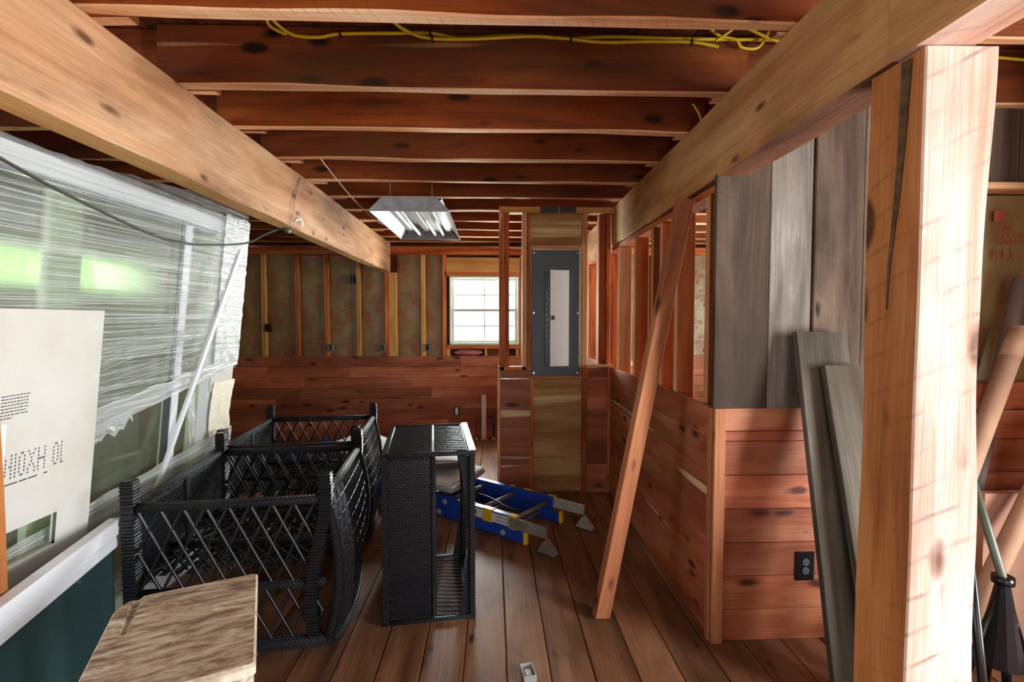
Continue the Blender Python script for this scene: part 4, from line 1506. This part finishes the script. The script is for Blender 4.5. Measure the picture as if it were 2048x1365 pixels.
slab(1.57, 3.07, 1.985, 2.06, 0.0, 0.11).build('frame_rail', M['white_vinyl'], pk)
slab(1.57, 3.07, 1.965, 1.985, -0.02, 0.07).build('frame_gasket', M['panel_grey'], pk)
slab(1.57, 3.07, 0.0, 0.09, 0.0, 0.11).build('frame_rail', M['white_vinyl'], pk)
slab(3.0, 3.07, 0.09, 1.985, 0.0, 0.11).build('frame_stile', M['white_vinyl'], pk)
slab(1.57, 1.63, 0.09, 1.985, 0.0, 0.11).build('frame_stile', M['white_vinyl'], pk)
slab(2.665, 2.72, 0.09, 1.965, 0.004, 0.05).build('door_stile', M['white_vinyl'], pk)
slab(1.95, 2.10, 0.09, 1.965, -0.06, 0.03).build('door_stile', M['white_vinyl'], pk)
slab(1.63, 2.665, 0.09, 1.965, -0.03, 0.006).build('glass_pane', M['door_glass'], pk)
slab(2.72, 3.0, 0.09, 1.965, -0.05, 0.006).build('glass_pane', M['door_glass'], pk)
slab(2.655, 2.665, 0.09, 1.965, 0.0, 0.03).build('glazing_bead', M['panel_grey'], pk)
# cardboard end piece, embossed wrap below it
slab(3.005, 3.25, 1.05, 2.075, 0.012, 0.02).build('corner_card', M['card'], pk)
mb = MB()
mb.grid(lambda u, v: (px(0.55 + v * 0.55, 0.02 + 0.01 * noise.noise(Vector((u * 5, v * 9, 2)))) - PO.x, 3.02 + 0.015 * math.sin(v * 7) + u * 0.235 - PO.y, 0.55 + v * 0.55), 10, 22)
mb.build('embossed_wrap', M['paper'], pk)
mb = MB()
a_, b_ = (3.17, 1.90), (2.55, 0.62)
mb.bar((px(a_[1], 0.035) - PO.x, a_[0] - PO.y, a_[1]), (px(b_[1], 0.035) - PO.x, b_[0] - PO.y, b_[1]), 0.028, 0.014, (0, 1, 0))
mb.build('loose_trim_strip', M['white_vinyl'], pk)


def film(name, corners, mat, off=0.022, nu=60, nv=26, amp=0.004, seed=0.0, wrapend=0.0):
    """corners: (y,z) of bottom-left, bottom-right, top-right, top-left"""
    A, B_, C_, D_ = [Vector(c) for c in corners]
    mb = MB()

    def fn(u, v):
        p = (A * (1 - u) + B_ * u) * (1 - v) + (D_ * (1 - u) + C_ * u) * v
        k = noise.noise(Vector((u * 4 + seed, v * 26 + u * 5, seed))) * amp
        e = amp * 1.6 * noise.noise(Vector((u * 14, seed, v * 3)))
        x = px(p.y, off) + k
        return (x - PO.x, p.x - PO.y, p.y + (e if v in (0, 1) else 0))
    mb.grid(fn, nu, nv)
    return mb.build(name, mat, pk)


film('stretch_wrap', [(1.57, 1.01), (2.60, 1.17), (2.60, 2.07), (1.57, 2.07)], M['film'], 0.024, seed=1)
film('stretch_wrap', [(2.60, 1.17), (3.27, 1.20), (3.27, 2.09), (2.60, 2.07)], M['film'], 0.026, 40, 26, seed=2)
film('stretch_wrap', [(1.57, 0.91), (3.26, 1.19), (3.26, 1.25), (1.57, 1.04)], M['film_dense'], 0.03, 70, 8, 0.006, seed=3)
film('stretch_wrap', [(1.57, 0.50), (3.26, 0.66), (3.26, 0.80), (1.57, 0.66)], M['film_dense'], 0.03, 60, 10, 0.006, seed=4)
film('stretch_wrap', [(1.57, 0.05), (3.26, 0.20), (3.26, 0.66), (1.57, 0.50)], M['film'], 0.03, 60, 16, 0.006, seed=5)
film('stretch_wrap', [(2.98, 1.22), (3.262, 1.22), (3.262, 2.09), (2.98, 2.09)], M['film_dense'], 0.034, 20, 30, 0.007, seed=6)
film('stretch_wrap', [(1.9, 2.05), (3.262, 2.05), (3.262, 2.19), (1.9, 2.065)], M['film'], 0.02, 40, 8, 0.006, seed=8)
film('stretch_wrap', [(1.57, 1.28), (2.9, 1.36), (2.9, 1.44), (1.57, 1.33)], M['film'], 0.031, 60, 8, 0.006, seed=9)
# fine stretched strands in the wrap
mb = MB()
for k in range(74):
    u = k / 73
    z0 = 1.03 + 1.0 * u + random.uniform(-0.012, 0.012)
    z1 = z0 + (0.16 if u < 0.25 else 0.03) + random.uniform(-0.02, 0.03)
    ya, yb = 1.58, random.choice((3.25, 3.25, random.uniform(2.2, 3.1)))
    pts = []
    for q in range(13):
        s_ = q / 12
        z = z0 + (z1 - z0) * s_
        pts.append((px(z, 0.0285) - PO.x + 0.002 * noise.noise(Vector((k, s_ * 3, 0))), ya + (yb - ya) * s_ - PO.y, min(z, 2.07) + 0.004 * noise.noise(Vector((k * 1.7, s_ * 2, 4)))))
    mb.tube(pts, random.uniform(0.0006, 0.0016), 4, caps=False)
for k in range(26):
    z0 = random.uniform(0.36, 0.66)
    z1 = z0 + random.uniform(0.10, 0.20)
    pts = [(px(z0 + (z1 - z0) * q / 8, 0.0365) - PO.x, 1.58 + 1.67 * q / 8 - PO.y, z0 + (z1 - z0) * q / 8) for q in range(9)]
    mb.tube(pts, random.uniform(0.0008, 0.002), 4, caps=False)
tag(mb.build('film_strands', M['strand'], pk), 'fine stretched strands of wrap', kind='stuff')
# loose torn shreds
for (y, z, w_, h_, s) in ((2.15, 1.03, 0.22, 0.13, 3), (2.86, 1.30, 0.1, 0.25, 5), (2.80, 1.02, 0.06, 0.3, 7)):
    mb = MB()
    mb.grid(lambda u, v: (px(z, 0.012) + 0.012 * noise.noise(Vector((u * 4, v * 4, s))) - PO.x, y + u * w_ - PO.y, z - v * h_ * (0.6 + 0.5 * noise.noise(Vector((u * 5, s, 1)))) + 0.05 * u), 12, 10)
    mb.build('torn_film', M['film_dense'], pk)

# white printed carton panel standing before the wrapped door
cc = empty('carton_panel', (-1.60, 1.85, 0), 0, 'tall white cardboard carton panel with dotted black print and a cut-out', 'cardboard')
CO = Vector((-1.60, 1.85, 0))
cy0, cy1, cz0, cz1 = 1.56, 2.06, 0.47, 1.512


def cpt(y, z, off=0.0):
    return (px(z, 0.085 + off) - CO.x, y - CO.y, z)


hy0, hy1, hz0, hz1 = 1.55, 1.905, 0.64, 0.76
mb = MB()
for (a, b, c, d) in ((cy0, cy1, hz1, cz1), (cy0, cy1, cz0, hz0), (hy1, cy1, hz0, hz1)):
    for off, fl in ((0.0, 0), (-0.02, 1)):
        q = [cpt(a, c, off), cpt(b, c, off), cpt(b, d, off), cpt(a, d, off)]
        mb.quad(q[::-1] if fl else q)
    mb.quad([cpt(b, c, 0), cpt(b, c, -.02), cpt(b, d, -.02), cpt(b, d, 0)])
    mb.quad([cpt(a, d, 0), cpt(b, d, 0), cpt(b, d, -.02), cpt(a, d, -.02)])
    mb.quad([cpt(a, c, 0), cpt(a, c, -.02), cpt(b, c, -.02), cpt(b, c, 0)])
mb.build('carton_sheet', M['card'], cc)
GL = {'H': ['10001', '10001', '10001', '11111', '10001', '10001', '10001'], 'I': ['1', '1', '1', '1', '1', '1', '1'], '0': ['0110', '1001', '1001', '1001', '1001', '1001', '0110'],
      'X': ['10001', '01010', '00100', '00100', '01010', '10001', '10001'], 'D': ['110', '001', '001', '001', '001', '001', '110'], 'L': ['1', '1', '1', '1', '1', '1', '11'], 'A': ['01', '01', '01', '11', '01', '01', '01']}
mb = MB()
y = 1.675
for ch in 'DAI0XH 0L':
    if ch == ' ':
        y += 0.022
        continue
    rows_ = GL[ch]
    wd = max(len(r_) for r_ in rows_)
    for ri, r_ in enumerate(rows_):
        for ci, c_ in enumerate(r_):
            if c_ == '1':
                yy, zz = y + ci * 0.0062, 1.02 - ri * 0.0125
                mb.quad([cpt(yy, zz, .001), cpt(yy + .0036, zz, .001), cpt(yy + .0036, zz + .007, .001), cpt(yy, zz + .007, .001)])
    y += wd * 0.0062 + 0.008
for a, b in ((1.672, 1.735), (1.742, 1.77), (1.775, 1.81), (1.835, 1.85)):
    mb.quad([cpt(a, 0.925, .001), cpt(b, 0.925, .001), cpt(b, 0.929, .001), cpt(a, 0.929, .001)])
mb.build('dotted_print', M['ink'], cc)
mb = MB()
for k, (a, b) in enumerate(((1.66, 1.76), (1.66, 1.757), (1.66, 1.755), (1.66, 1.757), (1.66, 1.755), (1.66, 1.75), (1.66, 1.757), (1.66, 1.70))):
    zz = 1.225 - k * 0.0105
    yy = a
    while yy < b:
        ln = random.uniform(0.004, 0.014)
        mb.quad([cpt(yy, zz, .001), cpt(min(yy + ln, b), zz, .001), cpt(min(yy + ln, b), zz + .003, .001), cpt(yy, zz + .003, .001)])
        yy += ln + 0.003
mb.build('small_print', M['ink'], cc)
mb = MB()
mb.quad([cpt(1.60, 0.93, .0015), cpt(1.683, 0.93, .0015), cpt(1.683, 1.135, .0015), cpt(1.60, 1.135, .0015)])
mb.build('sticker', M['label_white'], cc)

# white-railed glass panel standing on edge in front of it
gp = empty('glass_door_panel', (-1.455, 1.6, 0), R(12.1), 'white-railed dark glass panel on its side before the printed carton', 'glass panel')
for (z0, z1, t0, t1, nm, mm) in ((0.60, 0.66, -0.02, 0.03, 'top_rail', 'white_vinyl'), (0.545, 0.592, -0.02, 0.02, 'top_rail', 'white_vinyl'), (0.592, 0.60, -0.02, 0.014, 'gasket', 'panel_dark'), (0.0, 0.07, -0.02, 0.03, 'bottom_rail', 'white_vinyl')):
    mb = MB()
    mb.box(t0, t1, -1.2, 0.50, z0, z1, bev=0.004)
    mb.build(nm, M[mm], gp)
mb = MB()
mb.box(-0.012, -0.006, -1.2, 0.50, 0.07, 0.55)
mb.build('glass_pane', M['dark_glass'], gp)

# ================================================================ WORN DESK IN THE FOREGROUND
FLc, FRc, NRc, NLc = Vector((-1.087, 1.468)), Vector((-0.761, 1.615)), Vector((-0.563, 1.174)), Vector((-0.889, 1.027))
ctr = (FLc + NRc) / 2
ydir = (FLc - NLc).normalized()
rz = math.atan2(ydir.y, ydir.x) - math.pi / 2
dk = empty('school_desk', (ctr.x, ctr.y, 0), rz, 'small worn wooden desk with a pencil groove in its paint-stained top', 'desk')
hw, hd, dz = 0.180, 0.242, 0.66


def rrect(r, n=6):
    out = []
    for cx, cy, a0, rr in ((hw, hd, 0, 0.012), (-hw, hd, 90, r), (-hw, -hd, 180, 0.03), (hw, -hd, 270, 0.012)):
        ox, oy = cx - math.copysign(rr, cx), cy - math.copysign(rr, cy)
        for k in range(n + 1):
            a = R(a0 + 90 * k / n)
            out.append((ox + rr * math.cos(a), oy + rr * math.sin(a)))
    return out


out = rrect(0.075)
N = len(out)
mb = MB()
lev = [(dz - 0.026, 1.0), (dz - 0.006, 1.0), (dz, 0.972)]
for z, s in lev:
    mb.v += [(a * s, b * s, z) for a, b in out]
for l in range(2):
    for k in range(N):
        k2 = (k + 1) % N
        mb.f.append((l * N + k, l * N + k2, (l + 1) * N + k2, (l + 1) * N + k))
        mb.mi.append(1)
        mb.sm.append(False)
mb.f += [tuple(2 * N + k for k in range(N)), tuple(range(N - 1, -1, -1))]
mb.mi += [0, 1]
mb.sm += [False, False]
top = mb.build('desktop', [M['desk'], M['desk_edge']], dk)
# pencil groove: cut a shallow trough
gm = MB()
gm.tube([(-hw + 0.045, hd + 0.03, dz + 0.004), (-hw + 0.05, hd - 0.21, dz + 0.004)], [0.015, 0.010], 10)
gr = gm.build('groove_cutter', M['desk'])
bpy.context.view_layer.update()
gr.parent = dk
md = top.modifiers.new('groove', 'BOOLEAN')
md.object = gr
md.operation = 'DIFFERENCE'
md.solver = 'EXACT'
bpy.context.view_layer.update()
dg = bpy.context.evaluated_depsgraph_get()
nme = bpy.data.meshes.new_from_object(top.evaluated_get(dg))
top.modifiers.remove(md)
top.data = nme
bpy.data.objects.remove(gr)
for a, b, c, d in ((-hw + .03, hw - .03, hd - .05, hd - .03), (-hw + .03, hw - .03, -hd + .03, -hd + .05), (-hw + .03, -hw + .05, -hd + .05, hd - .05), (hw - .05, hw - .03, -hd + .05, hd - .05)):
    mb = MB()
    mb.box(a, b, c, d, dz - 0.12, dz - 0.026)
    mb.build('apron', M['desk_edge'], dk)
for sx in (-1, 1):
    for sy in (-1, 1):
        mb = MB()
        mb.tube([(sx * (hw - 0.04), sy * (hd - 0.04), dz - 0.026), (sx * (hw - 0.03), sy * (hd - 0.03), 0.0)], [0.022, 0.015], 8)
        mb.build('leg', M['desk_edge'], dk)

# ================================================================ CLUTTER BEHIND THE POST


def lean_tube(name, a, b, r, mat, label, cap=True):
    e = empty(name, a, 0, label, 'tube')
    a, b = Vector(a), Vector(b)
    mb = MB()
    mb.tube([Vector((0, 0, 0)), b - a], r, 20)
    mb.build('tube_body', M[mat], e)
    if cap:
        d = (b - a).normalized()
        mb = MB()
        mb.tube([b - a - d * 0.13, b - a], r * 1.04, 20)
        mb.tube([b - a, b - a + d * 0.012], r * 0.96, 20)
        mb.build('end_cap', M[mat], e)
    return e


lean_tube('cardboard_tube', (1.70, 1.98, 0.04), (2.29, 2.085, 1.43), 0.037, 'tube', 'tan cardboard mailing tube with a capped end leaning on the insulated wall')
lean_tube('cardboard_tube', (2.06, 2.155, 0.04), (2.365, 2.158, 1.66), 0.03, 'tube_grey', 'grey tube leaning highest against the printed insulation', False)
lean_tube('cardboard_tube', (1.80, 1.87, 0.06), (2.40, 1.97, 1.08), 0.036, 'tube', 'printed cardboard tube leaning low across the red planks', False)
e = empty('brown_carton', (2.32, 2.025, 0), 0, 'flat brown carton standing behind the black stand', 'carton')
mb = MB()
mb.box(-0.24, 0.36, -0.02, 0.02, 0.0, 0.74)
ct = mb.build('carton_body', M['tan_card'], e)
mb = MB()
mb.box(-0.24, 0.36, -0.022, -0.019, 0.35, 0.40)
mb.build('tape_strip', M['tube'], ct)

e = empty('tripod_stand', (1.93, 1.62, 0), 0, 'folded black stand with a pale pole and white tag behind the post', 'stand')
top_ = Vector((1.74, 1.74, 0.93)) - Vector((1.93, 1.62, 0))
hub = Vector((1.80, 1.66, 0.56)) - Vector((1.93, 1.62, 0))
bot = Vector((1.80, 1.63, 0.26)) - Vector((1.93, 1.62, 0))
mb = MB()
mb.tube([top_, hub, bot], 0.014, 10)
mb.build('pole', M['olive'], e)
mb = MB()
mb.tube([hub + Vector((0, 0, 0.012)), hub - Vector((0, 0, 0.014))], 0.032, 12)
mb.build('hub', M['black_plastic'], e)
for q in ((-0.16, 0.02, -0.52), (0.14, -0.03, -0.54), (0.10, 0.15, -0.54), (-0.03, -0.07, -0.545)):
    mb = MB()
    b = hub + Vector(q)
    mb.tube([hub, hub.lerp(b, 0.5), b], [0.01, 0.013, 0.014], 8)
    mb.build('leg', M['black_plastic'], e)
mb = MB()
for k in range(12):
    a = k * math.pi / 6
    p = hub + Vector((0.07 * math.cos(a), 0.07 * math.sin(a), -0.30))
    p2 = hub + Vector((0.07 * math.cos(a + .52), 0.07 * math.sin(a + .52), -0.30))
    mb.quad([hub + Vector((0.02 * math.cos(a), 0.02 * math.sin(a), -0.01)), p, p2, hub + Vector((0.02 * math.cos(a + .52), 0.02 * math.sin(a + .52), -0.01))])
mb.build('folded_sleeve', M['black_plastic'], e)
mb = MB()
mb.box(0.0, 0.075, -0.003, 0.003, -0.06, 0.06, mat=Matrix.Translation(hub + Vector((0.05, -0.05, -0.22))) @ Matrix.Rotation(R(-10), 4, 'Y'))
mb.build('tag', M['label_white'], e)
e = empty('black_pole', (1.46, 1.42, 0), 0, 'thin black pole leaning behind the thick pale post', 'pole')
mb = MB()
mb.tube([(0.07, 0.0, 0.012), (0.06, 0.03, 0.35), (0.035, 0.07, 0.78)], 0.013, 10)
mb.build('pole_body', M['black_plastic'], e)
mb = MB()
mb.tube([(0.07, 0.0, 0.0), (0.07, 0.0, 0.03)], 0.018, 10)
mb.build('rubber_tip', M['grey_plastic'], e)
e = empty('wicker_side_table', (1.95, 1.33, 0), R(4), 'low brown wicker table with a metal edge behind the post', 'table')
mb = MB()
mb.box(-0.34, 0.5, -0.2, 0.22, 0.235, 0.25, bev=0.003)
mb.build('tabletop', M['tan_card'], e)
mb = MB()
mb.box(-0.345, 0.505, -0.206, -0.2, 0.232, 0.253)
mb.build('metal_edge', M['alu'], e)
mb = MB()
mb.box(-0.33, 0.49, -0.19, 0.21, 0.1, 0.235)
mb.build('woven_apron', M['wicker_brown'], e)
for sx in (-0.3, 0.46):
    for sy in (-0.17, 0.19):
        mb = MB()
        mb.tube([(sx, sy, 0.1), (sx, sy, 0)], 0.02, 8)
        mb.build('leg', M['wicker_brown'], e)

# small bits
e = empty('utility_box', (0.145, 2.005, 0), R(10), 'tiny pale metal box lying on the open floor planks', 'box')
mb = MB()
for q in ((-.026, -.022, -.04, .04), (.022, .026, -.04, .04), (-.022, .022, -.04, -.036), (-.022, .022, .036, .04)):
    mb.box(q[0], q[1], q[2], q[3], 0, 0.03)
mb.box(-.022, .022, -.036, .036, 0, .004)
mb.build('shell', M['alu'], e)
mb = MB()
mb.box(-.012, .012, -.02, .02, .004, .02)
mb.build('insert', M['label_white'], e)

# foliage outside the left window
bm = bmesh.new()
bmesh.ops.create_grid(bm, x_segments=90, y_segments=24, size=1)
for v in bm.verts:
    a, b = v.co.x, v.co.y
    n_ = noise.noise(Vector((a * 9, b * 4, 1))) * 0.25 + noise.noise(Vector((a * 30, b * 14, 3))) * 0.12
    v.co = Vector((-6.6 + n_ - 0.3 * b, 5.0 + a * 3.6, 1.9 + b * 2.4 + n_ * 0.3))
me = bpy.data.meshes.new('hedge')
bm.to_mesh(me)
bm.free()
o = link('hedge', me, M['hedge'])
tag(o, 'blurred bright green foliage outside beyond the wrapped glass', 'foliage', kind='stuff')
